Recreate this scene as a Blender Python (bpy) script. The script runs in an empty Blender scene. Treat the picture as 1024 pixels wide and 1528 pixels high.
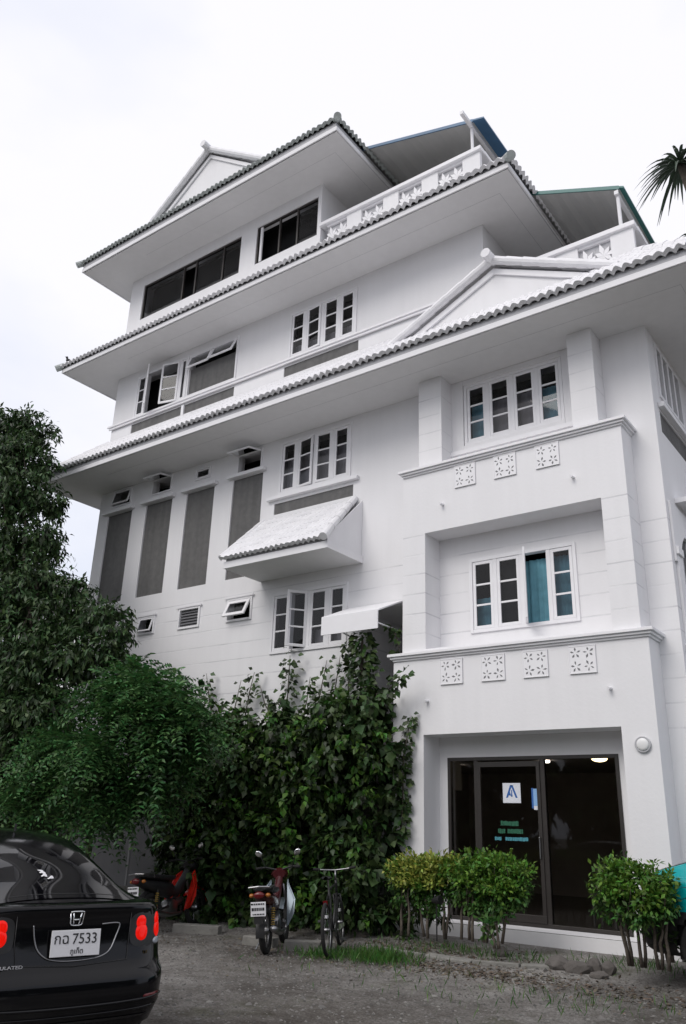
import bpy, bmesh, math, random
import numpy as np
from mathutils import Vector, Matrix
R = math.radians
S = bpy.context.scene
COL = S.collection
# ------------------------------------------------------------------ camera, world, sun, exposure
FPX, YAW, PITCH, ROLL, EYE = 1225.18, R(-36.9354), R(20.9984), R(1.8701), 1.6
_f = Vector((math.sin(YAW)*math.cos(PITCH), math.cos(YAW)*math.cos(PITCH), math.sin(PITCH)))
_r0 = Vector((math.cos(YAW), -math.sin(YAW), 0)); _u0 = _r0.cross(_f)
_r = math.cos(ROLL)*_r0 + math.sin(ROLL)*_u0
_u = -math.sin(ROLL)*_r0 + math.cos(ROLL)*_u0
cd = bpy.data.cameras.new('camera'); cam = bpy.data.objects.new('camera', cd); COL.objects.link(cam)
mw = Matrix((( _r.x, _u.x, -_f.x, 0), (_r.y, _u.y, -_f.y, 0), (_r.z, _u.z, -_f.z, EYE), (0, 0, 0, 1)))
cam.matrix_world = mw
cd.sensor_fit = 'HORIZONTAL'; cd.sensor_width = 36; cd.lens = 36*FPX/1024; cd.clip_end = 2000; cd.clip_start = .05
S.camera = cam
SUN_EL, SUN_AZ = R(43), R(-168)          # azimuth measured from +Y, clockwise; the light comes from behind the camera
w = bpy.data.worlds.new('World'); S.world = w; w.use_nodes = True
nt = w.node_tree; nt.nodes.clear()
out = nt.nodes.new('ShaderNodeOutputWorld'); bg = nt.nodes.new('ShaderNodeBackground')
sky = nt.nodes.new('ShaderNodeTexSky'); sky.sky_type = 'NISHITA'; sky.sun_disc = False
sky.sun_elevation = SUN_EL; sky.sun_rotation = SUN_AZ; sky.air_density = 1.2; sky.dust_density = 3
tc = nt.nodes.new('ShaderNodeTexCoord'); mp = nt.nodes.new('ShaderNodeMapping'); mp.inputs['Scale'].default_value = (1, 1, 2.2)
nz = nt.nodes.new('ShaderNodeTexNoise'); nz.inputs['Scale'].default_value = 1.6; nz.inputs['Detail'].default_value = 5
cr = nt.nodes.new('ShaderNodeValToRGB')
cr.color_ramp.elements[0].position = .3; cr.color_ramp.elements[0].color = (6.7, 7.2, 8.5, 1)
cr.color_ramp.elements[1].position = .62; cr.color_ramp.elements[1].color = (9.5, 9.35, 9.75, 1)
mx = nt.nodes.new('ShaderNodeMixRGB'); mx.inputs[0].default_value = .86
L = nt.links.new
L(tc.outputs['Generated'], mp.inputs[0]); L(mp.outputs[0], nz.inputs['Vector'])
sz = nt.nodes.new('ShaderNodeSeparateXYZ'); L(tc.outputs['Generated'], sz.inputs[0])
el = nt.nodes.new('ShaderNodeMapRange'); el.inputs['From Min'].default_value = .05; el.inputs['From Max'].default_value = .62; el.inputs['To Min'].default_value = -.16; el.inputs['To Max'].default_value = .14; L(sz.outputs[2], el.inputs['Value'])
ad = nt.nodes.new('ShaderNodeMath'); ad.operation = 'ADD'; L(nz.outputs[0], ad.inputs[0]); L(el.outputs[0], ad.inputs[1]); L(ad.outputs[0], cr.inputs[0])
L(sky.outputs[0], mx.inputs[1]); L(cr.outputs[0], mx.inputs[2]); L(mx.outputs[0], bg.inputs[0])
bg.inputs[1].default_value = .1; L(bg.outputs[0], out.inputs[0])
sd = bpy.data.lights.new('sun', 'SUN'); sd.energy = 1.2; sd.angle = R(34); sd.color = (1, .97, .93)
sun = bpy.data.objects.new('sun', sd); COL.objects.link(sun)
_d = Vector((math.sin(SUN_AZ)*math.cos(SUN_EL), math.cos(SUN_AZ)*math.cos(SUN_EL), math.sin(SUN_EL)))
sun.rotation_euler = _d.to_track_quat('Z', 'Y').to_euler(); sun.location = _d*60
S.view_settings.view_transform = 'Standard'; S.view_settings.look = 'None'
S.view_settings.exposure = 0.25; S.view_settings.gamma = 1
rng = np.random.default_rng(7); random.seed(7)

def at(px, py, Y):                       # a point of the photograph at a known depth
    d = _r*(px-512) + _u*(764-py) + _f*FPX
    return Vector((0, 0, EYE)) + d*(Y/d.y)
# ------------------------------------------------------------------ materials
def mat(name, col, rough=.6, metal=0., var=0., scale=6., bump=0., bscale=40., spec=.5, island=0., emit=None, streak=0., sss=None):
    m = bpy.data.materials.new(name); m.use_nodes = True; t = m.node_tree; b = t.nodes['Principled BSDF']
    b.inputs['Base Color'].default_value = (*col, 1); b.inputs['Roughness'].default_value = rough
    b.inputs['Metallic'].default_value = metal; b.inputs['Specular IOR Level'].default_value = spec
    src = None
    def hsv(fac_socket, lo, hi, prev):
        r = t.nodes.new('ShaderNodeMapRange'); r.inputs['To Min'].default_value = lo; r.inputs['To Max'].default_value = hi
        t.links.new(fac_socket, r.inputs['Value'])
        h = t.nodes.new('ShaderNodeHueSaturation'); t.links.new(r.outputs[0], h.inputs['Value'])
        if prev: t.links.new(prev, h.inputs['Color'])
        else: h.inputs['Color'].default_value = (*col, 1)
        return h.outputs[0], h
    tcn = t.nodes.new('ShaderNodeTexCoord')
    if var:
        n = t.nodes.new('ShaderNodeTexNoise'); n.inputs['Scale'].default_value = scale; n.inputs['Detail'].default_value = 6
        t.links.new(tcn.outputs['Object'], n.inputs['Vector'])
        src, _ = hsv(n.outputs[0], 1-var, 1+var, src)
    if streak:
        mpn = t.nodes.new('ShaderNodeMapping'); mpn.inputs['Scale'].default_value = (2.6, 2.6, .18)
        n = t.nodes.new('ShaderNodeTexNoise'); n.inputs['Scale'].default_value = 2.2; n.inputs['Detail'].default_value = 7
        t.links.new(tcn.outputs['Object'], mpn.inputs[0]); t.links.new(mpn.outputs[0], n.inputs['Vector'])
        src, _ = hsv(n.outputs[0], 1-streak, 1+streak, src)
    if island:
        g = t.nodes.new('ShaderNodeNewGeometry')
        src, h = hsv(g.outputs['Random Per Island'], 1-island, 1+island, src)
        r2 = t.nodes.new('ShaderNodeMapRange'); r2.inputs['To Min'].default_value = .47; r2.inputs['To Max'].default_value = .53
        wn = t.nodes.new('ShaderNodeTexWhiteNoise'); wn.noise_dimensions = '1D'
        t.links.new(g.outputs['Random Per Island'], wn.inputs['W']); t.links.new(wn.outputs[0], r2.inputs[0]); t.links.new(r2.outputs[0], h.inputs['Hue'])
    if src: t.links.new(src, b.inputs['Base Color'])
    if bump:
        n = t.nodes.new('ShaderNodeTexNoise'); n.inputs['Scale'].default_value = bscale; n.inputs['Detail'].default_value = 4
        t.links.new(tcn.outputs['Object'], n.inputs['Vector'])
        bn = t.nodes.new('ShaderNodeBump'); bn.inputs['Strength'].default_value = bump; bn.inputs['Distance'].default_value = .02
        t.links.new(n.outputs[0], bn.inputs['Height']); t.links.new(bn.outputs[0], b.inputs['Normal'])
    if emit:
        b.inputs['Emission Color'].default_value = (*emit[0], 1); b.inputs['Emission Strength'].default_value = emit[1]
    return m
def leafmat(name, col, isl=.45, trans=.25, rough=.45):
    m = mat(name, col, rough, island=isl, spec=.35); t = m.node_tree; b = t.nodes['Principled BSDF']
    tr = t.nodes.new('ShaderNodeBsdfTranslucent'); ms = t.nodes.new('ShaderNodeMixShader'); ms.inputs[0].default_value = trans
    src = b.inputs['Base Color'].links[0].from_socket; t.links.new(src, tr.inputs[0])
    o = t.nodes['Material Output']; t.links.new(b.outputs[0], ms.inputs[1]); t.links.new(tr.outputs[0], ms.inputs[2]); t.links.new(ms.outputs[0], o.inputs[0])
    return m
def glassmat(name, tint=(.85, .88, .9), rough=.02):
    m = bpy.data.materials.new(name); m.use_nodes = True; t = m.node_tree; t.nodes.clear()
    o = t.nodes.new('ShaderNodeOutputMaterial'); ms = t.nodes.new('ShaderNodeMixShader')
    fr = t.nodes.new('ShaderNodeFresnel'); fr.inputs[0].default_value = 1.45
    tr = t.nodes.new('ShaderNodeBsdfTransparent'); tr.inputs[0].default_value = (*tint, 1)
    gl = t.nodes.new('ShaderNodeBsdfGlossy'); gl.inputs['Roughness'].default_value = rough
    t.links.new(fr.outputs[0], ms.inputs[0]); t.links.new(tr.outputs[0], ms.inputs[1]); t.links.new(gl.outputs[0], ms.inputs[2]); t.links.new(ms.outputs[0], o.inputs[0])
    return m
def wallmat(name, col, grooves=()):
    """painted plaster; grooves = list of (z0, z1, pitch) bands of shallow horizontal joints"""
    m = mat(name, col, .75, var=.05, scale=.8, bump=.10, bscale=22, streak=.04, spec=.25); t = m.node_tree; b = t.nodes['Principled BSDF']
    if grooves:
        tcn = t.nodes.new('ShaderNodeTexCoord'); sx = t.nodes.new('ShaderNodeSeparateXYZ'); t.links.new(tcn.outputs['Object'], sx.inputs[0])
        def M_(op, a, bb=None, c=None):
            n = t.nodes.new('ShaderNodeMath'); n.operation = op
            for i, q in enumerate((a, bb, c)):
                if q is None: continue
                if isinstance(q, (int, float)): n.inputs[i].default_value = q
                else: t.links.new(q, n.inputs[i])
            return n.outputs[0]
        tot = None
        for z0, z1, p in grooves:
            fr = M_('FRACT', M_('DIVIDE', M_('SUBTRACT', sx.outputs[2], z0), p))
            g = M_('LESS_THAN', M_('ABSOLUTE', M_('SUBTRACT', fr, .5)), .024/p*.5)
            g = M_('MULTIPLY', g, M_('MULTIPLY', M_('GREATER_THAN', sx.outputs[2], z0), M_('LESS_THAN', sx.outputs[2], z1)))
            tot = g if tot is None else M_('MAXIMUM', tot, g)
        old = b.inputs['Base Color'].links[0].from_socket
        mixn = t.nodes.new('ShaderNodeMixRGB'); mixn.inputs[2].default_value = (col[0]*.55, col[1]*.55, col[2]*.58, 1)
        nj = t.nodes.new('ShaderNodeTexNoise'); nj.inputs['Scale'].default_value = 1.7; nj.inputs['Detail'].default_value = 4; t.links.new(tcn.outputs['Object'], nj.inputs['Vector'])
        rj = t.nodes.new('ShaderNodeMapRange'); rj.inputs['From Min'].default_value = .38; rj.inputs['From Max'].default_value = .66; t.links.new(nj.outputs[0], rj.inputs['Value'])
        t.links.new(M_('MULTIPLY', tot, M_('MULTIPLY', rj.outputs[0], .48)), mixn.inputs[0]); t.links.new(old, mixn.inputs[1]); t.links.new(mixn.outputs[0], b.inputs['Base Color'])
        bn = t.nodes.new('ShaderNodeBump'); bn.invert = True; bn.inputs['Distance'].default_value = .01; bn.inputs['Strength'].default_value = .5
        t.links.new(tot, bn.inputs['Height']); t.links.new(b.inputs['Normal'].links[0].from_socket, bn.inputs['Normal']); t.links.new(bn.outputs[0], b.inputs['Normal'])
    return m
W0 = (.78, .775, .79)
M = dict(
 wall=wallmat('white plaster', W0), siding=wallmat('white plaster with joints', W0, [(2.9, 6.35, .355)]),
 pil=wallmat('white pilaster plaster', W0, [(4.6, 6.6, .36), (8.1, 9.7, .36)]),
 soffit=mat('soffit paint', (.76, .755, .76), .8, var=.04, scale=.9, streak=.05, bump=.15, bscale=25, spec=.2),
 trim=mat('white trim', (.8, .795, .815), .55, var=.05, scale=4, spec=.35),
 trimg=mat('grey trim', (.46, .46, .48), .6, var=.12, scale=5),
 tile=mat('white painted tile', (.78, .775, .795), .6, var=.12, scale=5, bump=.3, bscale=60, spec=.35),
 tileg=mat('weathered tile', (.40, .43, .42), .7, var=.35, scale=7, bump=.4, bscale=60, spec=.3),
 panel=mat('grey pebble panel', (.150, .148, .146), .85, var=.22, scale=9, bump=.6, bscale=160, streak=.28, spec=.2),
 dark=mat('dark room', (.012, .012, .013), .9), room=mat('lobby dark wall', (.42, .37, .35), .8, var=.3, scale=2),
 glass=glassmat('window glass', (.72, .73, .76)), dglass=glassmat('door glass', (.80, .78, .76)),
 curg=mat('grey curtain', (.30, .29, .30), .9, var=.2, scale=8), curt=mat('teal curtain', (.15, .36, .44), .85, var=.3, scale=6),
 frame=mat('dark brown metal frame', (.030, .026, .024), .4, var=.2, spec=.5),
 sheet=mat('corrugated sheet underside', (.52, .52, .51), .7, var=.1, scale=2, spec=.3),
 blue=mat('blue sheet', (.05, .13, .24), .45, var=.35, scale=2.5), green=mat('green sheet', (.04, .16, .15), .45, var=.25, scale=3),
 lampw=mat('lamp glass', (.75, .75, .75), .25), glow=mat('lit lamp', (1, .95, .8), .4, emit=((1, .80, .45), 5.0)),
 glows=mat('lit spot', (1, .95, .9), .4, emit=((1, .95, .85), 9.0)),
 stickw=mat('white sticker', (.72, .74, .80), .5, var=.08), stickb=mat('blue print', (.03, .12, .38), .5), stickc=mat('pale blue print', (.25, .45, .75), .5, var=.2),
 stickg=mat('green lettering', (.015, .11, .06), .5, var=.3, scale=30), stickt=mat('teal lettering', (.06, .26, .32), .5, var=.3, scale=30),
 black=mat('black paint', (.004, .004, .005), .09, spec=.28), blackp=mat('black plastic', (.012, .012, .013), .5, var=.3), rubber=mat('tyre rubber', (.013, .013, .013), .85, bump=.5, bscale=80),
 cglass=mat('tinted car glass', (.003, .003, .004), .03, spec=.32), chrome=mat('chrome', (.75, .76, .78), .15, metal=1.), steel=mat('grey steel', (.30, .30, .31), .35, metal=1., var=.2),
 red=mat('red lens', (.45, .004, .002), .2, spec=.3, emit=((1, .008, .001), .42)), redd=mat('dark red plastic', (.10, .004, .006), .25), clear=mat('clear lens', (.35, .38, .42), .08, spec=.8),
 redp=mat('red paint', (.62, .022, .012), .25, spec=.5, var=.1), maroon=mat('maroon paint', (.05, .008, .010), .25), silver=mat('silver blue paint', (.26, .31, .35), .28, metal=.5),
 plate=mat('number plate white', (.66, .66, .68), .45, var=.06, scale=30), ink=mat('plate ink', (.012, .012, .014), .5), yellow=mat('yellow spring', (.42, .28, .06), .4),
 teal=mat('teal car paint', (.0, .29, .31), .2, spec=.6), dirt=None,
 bark=mat('bark', (.09, .075, .06), .9, var=.4, scale=12, bump=.8, bscale=25), barkl=mat('pale stem', (.16, .145, .115), .85, var=.4, scale=20, bump=.5, bscale=40),
 rock=mat('rock', (.105, .095, .088), .9, var=.4, scale=8, bump=.9, bscale=18), conc=mat('old concrete', (.20, .195, .18), .9, var=.35, scale=6, bump=.7, bscale=30),
 leafA=leafmat('tree leaf', (.038, .074, .024), .75, .18), leafB=leafmat('fine leaf', (.052, .128, .038), .7, .2), leafV=leafmat('vine leaf', (.032, .062, .016), .8, .17),
 leafH=leafmat('hedge leaf', (.095, .20, .028), .45, .28), leafY=leafmat('variegated leaf', (.27, .31, .06), .4, .28), leafP=leafmat('palm leaf', (.045, .07, .045), .35, .15, .35),
 leafS=leafmat('seedling leaf', (.06, .14, .03), .4, .25), grass=leafmat('grass blade', (.05, .13, .022), .5, .25), litter=leafmat('dead leaf', (.12, .095, .07), .5, .1),
 leafN=leafmat('young vine leaf', (.065, .15, .022), .5, .25), hull=mat('twig shade', (.012, .012, .009), .9, var=.5), gwall=mat('grey wall', (.28, .28, .295), .85, var=.12, scale=1.4, streak=.12, bump=.2),
 ntile=mat('neighbour roof', (.25, .24, .24), .8, var=.2), feather=mat('dark feather', (.03, .03, .032), .7))
# ------------------------------------------------------------------ mesh helper
class MB:
    def __init__(s): s.v = []; s.f = []
    def add(s, v, f):
        o = len(s.v); s.v += [tuple(p) for p in v]; s.f += [tuple(i+o for i in q) for q in f]; return s
    def box(s, x0, x1, y0, y1, z0, z1):
        return s.add([(x0,y0,z0),(x1,y0,z0),(x1,y1,z0),(x0,y1,z0),(x0,y0,z1),(x1,y0,z1),(x1,y1,z1),(x0,y1,z1)],
                     [(0,3,2,1),(4,5,6,7),(0,1,5,4),(1,2,6,5),(2,3,7,6),(3,0,4,7)])
    def quad(s, *p): return s.add(p, [tuple(range(len(p)))])
    def prism(s, pts, off):              # closed polygon (3D points) swept by off
        n = len(pts); off = Vector(off); a = [Vector(p) for p in pts]; b = [p+off for p in a]
        return s.add(a+b, [tuple(range(n-1, -1, -1)), tuple(range(n, 2*n))]+[(i, (i+1)%n, n+(i+1)%n, n+i) for i in range(n)])
    def tube(s, pts, r, n=8, cap=True, sq=None):
        pts = [Vector(p) for p in pts]; m = len(pts); rr = [r]*m if isinstance(r, (int, float)) else list(r)
        up = Vector((0, 0, 1)); vs = []; a = None
        for i, p in enumerate(pts):
            t = (pts[min(i+1, m-1)]-pts[max(i-1, 0)]).normalized()
            if a is None:
                a = t.cross(up if abs(t.z) < .95 else Vector((1, 0, 0))).normalized()
            else: a = (a - t*a.dot(t)).normalized()
            b = t.cross(a)
            for k in range(n):
                q = 2*math.pi*k/n; vs.append(p + (a*math.cos(q)+b*math.sin(q))*rr[i])
        fs = [(i*n+k, i*n+(k+1)%n, (i+1)*n+(k+1)%n, (i+1)*n+k) for i in range(m-1) for k in range(n)]
        if cap: fs += [tuple(range(n-1, -1, -1)), tuple(range((m-1)*n, m*n))]
        return s.add(vs, fs)
    def lathe(s, c, axis, prof, n=16):    # prof = [(radius, height)] along axis from c
        c = Vector(c); ax = Vector(axis).normalized(); a = ax.cross(Vector((0, 0, 1)) if abs(ax.z) < .9 else Vector((1, 0, 0))).normalized(); b = ax.cross(a)
        vs = [c+ax*h+(a*math.cos(2*math.pi*k/n)+b*math.sin(2*math.pi*k/n))*r for r, h in prof for k in range(n)]
        m = len(prof)
        return s.add(vs, [(i*n+k, i*n+(k+1)%n, (i+1)*n+(k+1)%n, (i+1)*n+k) for i in range(m-1) for k in range(n)]+[tuple(range(n-1, -1, -1)), tuple(range((m-1)*n, m*n))])
    def torus(s, c, axis, R_, r, n=28, k=10):
        c = Vector(c); ax = Vector(axis).normalized(); a = ax.cross(Vector((0, 0, 1)) if abs(ax.z) < .9 else Vector((1, 0, 0))).normalized(); b = ax.cross(a); vs = []
        for i in range(n):
            d = a*math.cos(2*math.pi*i/n)+b*math.sin(2*math.pi*i/n)
            for j in range(k):
                q = 2*math.pi*j/k; vs.append(c+d*(R_+r*math.cos(q))+ax*r*math.sin(q))
        return s.add(vs, [(i*k+j, ((i+1)%n)*k+j, ((i+1)%n)*k+(j+1)%k, i*k+(j+1)%k) for i in range(n) for j in range(k)])
    def blob(s, c, r, n=10, rough=0.):
        c = Vector(c); vs = []; m = n//2+1
        for i in range(m+1):
            th = math.pi*i/m
            for k in range(n):
                ph = 2*math.pi*k/n; q = 1+rough*random.uniform(-1, 1)
                vs.append(c+Vector((r[0]*math.sin(th)*math.cos(ph)*q, r[1]*math.sin(th)*math.sin(ph)*q, r[2]*math.cos(th)*q)))
        return s.add(vs, [(i*n+k, (i+1)*n+k, (i+1)*n+(k+1)%n, i*n+(k+1)%n) for i in range(m) for k in range(n)])
    def grid(s, P):                      # P[i][j] points
        n = len(P); m = len(P[0])
        return s.add([p for row in P for p in row], [(i*m+j, i*m+j+1, (i+1)*m+j+1, (i+1)*m+j) for i in range(n-1) for j in range(m-1)])
    def turn(s, start, pivot, axis, ang):
        mt = Matrix.Translation(pivot) @ Matrix.Rotation(ang, 4, axis) @ Matrix.Translation(-Vector(pivot))
        for i in range(start, len(s.v)): s.v[i] = tuple(mt @ Vector(s.v[i]))
    def xf(s, mt): s.v = [tuple(mt @ Vector(p)) for p in s.v]; return s
    def build(s, name, m, parent=None, smooth=False, bevel=0., sub=0):
        off = Vector((0, 0, 0)); p = parent
        while p is not None: off += p.location; p = p.parent
        me = bpy.data.meshes.new(name); me.from_pydata([tuple(Vector(q)-off) for q in s.v], [], s.f); me.update()
        if isinstance(m, str): m = M[m]
        me.materials.append(m)
        if smooth: me.polygons.foreach_set('use_smooth', [True]*len(me.polygons))
        o = bpy.data.objects.new(name, me); COL.objects.link(o)
        if parent is not None: o.parent = parent
        if bevel:
            b = o.modifiers.new('bevel', 'BEVEL'); b.width = bevel; b.segments = 2; b.limit_method = 'ANGLE'
        if sub:
            b = o.modifiers.new('sub', 'SUBSURF'); b.levels = sub; b.render_levels = sub
        return o
def tag(o, label=None, cat=None, group=None, kind=None):
    if label: o['label'] = label
    if cat: o['category'] = cat
    if group: o['group'] = group
    if kind: o['kind'] = kind
    return o
def thing(name, label, cat, loc=(0, 0, 0), group=None):
    o = bpy.data.objects.new(name, None); COL.objects.link(o); o.location = loc; o.empty_display_size = .2
    return tag(o, label, cat, group)
def text(s, size, m, parent, origin, right, up, name='lettering', width=None, ext=.002, font=None):
    cu = bpy.data.curves.new(name, 'FONT'); cu.body = s; cu.size = size; cu.extrude = ext; cu.align_x = 'CENTER'; cu.align_y = 'CENTER'
    to = bpy.data.objects.new(name, cu); COL.objects.link(to); dg = bpy.context.evaluated_depsgraph_get()
    me = bpy.data.meshes.new_from_object(to.evaluated_get(dg)); bpy.data.objects.remove(to)
    right = Vector(right).normalized(); up = Vector(up).normalized(); n = right.cross(up)
    mb = MB(); vs = [v.co.copy() for v in me.vertices]
    if vs:
        wx = max(v.x for v in vs)-min(v.x for v in vs); k = (width/wx) if width else 1
        mb.add([Vector(origin)+right*v.x*k+up*v.y+n*v.z for v in vs], [tuple(p.vertices) for p in me.polygons])
    bpy.data.meshes.remove(me)
    return mb.build(name, m, parent)
# ------------------------------------------------------------------ ground
def gz(x, y):
    t = min(max((y-9.7)/2.3, 0), 1); return .13*t*t*(3-2*t) + .012*math.sin(x*1.3+y*.7)*math.sin(y*1.9-x*.4)
def ground_material():
    m = bpy.data.materials.new('dirt and gravel'); m.use_nodes = True; t = m.node_tree; b = t.nodes['Principled BSDF']; b.inputs['Roughness'].default_value = .95; b.inputs['Specular IOR Level'].default_value = .15
    tcn = t.nodes.new('ShaderNodeTexCoord')
    def noise(sc, det=6, rough=.6):
        n = t.nodes.new('ShaderNodeTexNoise'); n.inputs['Scale'].default_value = sc; n.inputs['Detail'].default_value = det; n.inputs['Roughness'].default_value = rough
        t.links.new(tcn.outputs['Object'], n.inputs['Vector']); return n.outputs[0]
    def ramp(s, stops):
        r = t.nodes.new('ShaderNodeValToRGB'); t.links.new(s, r.inputs[0]); e = r.color_ramp.elements
        e[0].position, e[0].color = stops[0][0], (*stops[0][1], 1); e[1].position, e[1].color = stops[1][0], (*stops[1][1], 1)
        for q, c in stops[2:]:
            k = e.new(q); k.color = (*c, 1)
        return r.outputs[0]
    a = ramp(noise(.55, 8), [(.34, (.165, .156, .148)), (.56, (.28, .27, .26)), (.70, (.40, .39, .38))])
    c = ramp(noise(38, 3, .8), [(.35, (.45, .44, .42)), (.62, (1.0, 1.0, 1.0)), (.74, (1.3, 1.3, 1.32))])
    mu = t.nodes.new('ShaderNodeMixRGB'); mu.blend_type = 'MULTIPLY'; mu.inputs[0].default_value = 1; t.links.new(a, mu.inputs[1]); t.links.new(c, mu.inputs[2])
    moss = ramp(noise(1.1, 5), [(.56, (0, 0, 0)), (.7, (1, 1, 1))]); g = t.nodes.new('ShaderNodeMixRGB'); g.inputs[2].default_value = (.055, .06, .025, 1)
    k = t.nodes.new('ShaderNodeMath'); k.operation = 'MULTIPLY'; k.inputs[1].default_value = .55; t.links.new(moss, k.inputs[0]); t.links.new(k.outputs[0], g.inputs[0]); t.links.new(mu.outputs[0], g.inputs[1])
    wet = ramp(noise(.23, 4, .55), [(.40, (.62, .60, .58)), (.52, (1, 1, 1)), (.66, (1.45, 1.45, 1.45))]); w2 = t.nodes.new('ShaderNodeMixRGB'); w2.blend_type = 'MULTIPLY'; w2.inputs[0].default_value = 1
    t.links.new(g.outputs[0], w2.inputs[1]); t.links.new(wet, w2.inputs[2]); fine = ramp(noise(4.5, 8, .7), [(.38, (.72, .70, .68)), (.6, (1.12, 1.12, 1.12))]); w3 = t.nodes.new('ShaderNodeMixRGB'); w3.blend_type = 'MULTIPLY'; w3.inputs[0].default_value = 1
    t.links.new(w2.outputs[0], w3.inputs[1]); t.links.new(fine, w3.inputs[2]); t.links.new(w3.outputs[0], b.inputs['Base Color'])
    bn = t.nodes.new('ShaderNodeBump'); bn.inputs['Strength'].default_value = .8; bn.inputs['Distance'].default_value = .03; t.links.new(noise(26, 6, .75), bn.inputs['Height']); t.links.new(bn.outputs[0], b.inputs['Normal'])
    return m
M['dirt'] = ground_material()
def axis_pts(lo, hi, a, b, fine, coarse):
    p = list(np.arange(a, b+1e-6, fine)); x = a; st = fine
    while x > lo: st *= coarse; x -= st; p.insert(0, max(x, lo))
    x = p[-1]; st = fine
    while x < hi: st *= coarse; x += st; p.append(min(x, hi))
    return p
gx = axis_pts(-300, 300, -15, -1, .25, 1.35); gy = axis_pts(-300, 300, 3.5, 13, .2, 1.35)
g = MB().grid([[(x, y, gz(x, y)) for x in gx] for y in gy]).build('ground', M['dirt'], smooth=True); tag(g, kind='structure')
M['bounce'] = mat('pale bounce paving', (.30, .29, .28), .9, var=.15, scale=.7, bump=.3, bscale=30)
rd = MB().grid([[(x, y, .03) for x in (-60, -30, 0, 30, 60)] for y in (-40, -20, 0, 2.6)]).build('bounce_sheet', 'bounce'); tag(rd, kind='structure')  # unseen pale sheet, added behind the camera to bounce light onto the soffits
# ------------------------------------------------------------------ the hostel
YM, YF = 12.6, 12.08
XL, X1, X2, X3 = -17.65, -10.45, -6.1, -3.13
YB = 21.6
H = thing('hostel_building', 'white four storey hostel with stacked tiled eaves, bay front and dark glass entrance', 'building', (-10.4, 12.6, 0))
def holed(mb, a0, a1, z0, z1, holes, fn, depth):
    """flat wall in (a, z) with rectangular openings and reveals; fn(a, d, z) gives the point d behind the face"""
    A = sorted({a0, a1, *[min(max(q, a0), a1) for h in holes for q in h[:2]]}); Z = sorted({z0, z1, *[min(max(q, z0), z1) for h in holes for q in h[2:4]]})
    for i in range(len(A)-1):
        for j in range(len(Z)-1):
            ca, cz = (A[i]+A[i+1])/2, (Z[j]+Z[j+1])/2
            if any(h[0] < ca < h[1] and h[2] < cz < h[3] for h in holes): continue
            mb.quad(fn(A[i], 0, Z[j]), fn(A[i+1], 0, Z[j]), fn(A[i+1], 0, Z[j+1]), fn(A[i], 0, Z[j+1]))
    for h in holes:
        p, q, r, s = h[:4]; d = h[4] if len(h) > 4 else depth
        mb.quad(fn(p, 0, r), fn(p, d, r), fn(p, d, s), fn(p, 0, s)); mb.quad(fn(q, d, r), fn(q, 0, r), fn(q, 0, s), fn(q, d, s))
        mb.quad(fn(p, d, s), fn(q, d, s), fn(q, 0, s), fn(p, 0, s)); mb.quad(fn(p, 0, r), fn(q, 0, r), fn(q, d, r), fn(p, d, r))
FR = lambda y: (lambda a, d, z: (a, y+d, z))
RT = lambda x: (lambda a, d, z: (x-d, a, z))
DP = .22
# window openings (frame outlines)
W_L3 = (-11.27, -9.30, 8.40, 9.68); W_low = (-11.24, -9.28, 4.86, 6.14); W_top = (-6.62, -4.64, 8.40, 9.68); W_mid = (-6.60, -4.63, 4.80, 6.14)
W_L2r = (-11.23, -9.26, 11.84, 13.12); W_L2l = (-16.76, -14.72, 11.84, 13.16); P_L2 = (-14.70, -12.93, 11.88, 13.14)
tall = [(-17.25, -16.29), (-15.74, -14.78), (-14.26, -13.32), (-12.71, -11.78)]
vents = [(-17.12, -16.38, 9.30, 9.77), (-15.58, -14.85, 9.32, 9.77), (-14.02, -13.49, 9.37, 9.67), (-12.60, -11.83, 9.21, 9.72)]
smalls = [(-15.48, -14.90, 5.70, 6.14), (-14.10, -13.40, 5.69, 6.18), (-12.57, -11.82, 5.68, 6.20)]
PORCH = (-8.95, -7.72, 2.3, 5.50, 1.6)
DOOR = (-7.10, -4.22, .31, 2.74)
holes3 = [W_L3, W_low, W_top, W_mid, PORCH, DOOR] + vents + smalls + [(a, b, 6.67, 9.10, .05) for a, b in tall] + [(-11.38, -9.23, 7.96, 8.22, .03)]
mb = MB(); holed(mb, XL, X3, 0, 9.9, holes3, FR(YM), DP); mb.box(XL+.001, XL+.2, YM+.01, YB, 0, 9.9)
mb.quad((PORCH[0], YM+1.6, 2.3), (PORCH[1], YM+1.6, 2.3), (PORCH[1], YM+1.6, 5.5), (PORCH[0], YM+1.6, 5.5))
mb.box(XL, X3, YB, YB+.2, 0, 9.9)
holed(mb, YM, YB, 0, 9.9, [(13.02, 14.5, 8.60, 9.66), (12.92, 14.6, 7.90, 8.30, .04), (13.05, 14.35, 4.4, 6.25)], RT(X3), DP)
mb.build('wall', 'siding', H)
mb = MB(); holed(mb, XL, X2, 9.901, 13.45, [W_L2r, W_L2l, P_L2, (-16.8, -14.82, 11.42, 11.69, .03), (-14.73, -12.96, 11.42, 11.69, .03), (-11.35, -9.2, 11.42, 11.69, .03)], FR(YM), DP)
mb.box(XL+.001, XL+.2, YM+.01, YB, 9.8, 13.45); mb.quad((X2, YM, 9.8), (X2, YB, 9.8), (X2, YB, 13.45), (X2, YM, 13.45)); mb.box(XL, X2, YB, YB+.2, 9.8, 13.4)
mb.build('wall', 'wall', H)
W_1a = (-17.09, -13.18, 15.17, 16.37); W_1b = (-12.62, -10.56, 15.18, 16.37)
mb = MB(); holed(mb, XL, X1, 13.451, 16.8, [W_1a, W_1b], FR(YM), DP); mb.box(XL+.001, XL+.2, YM+.01, YB, 13.3, 16.8)
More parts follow.
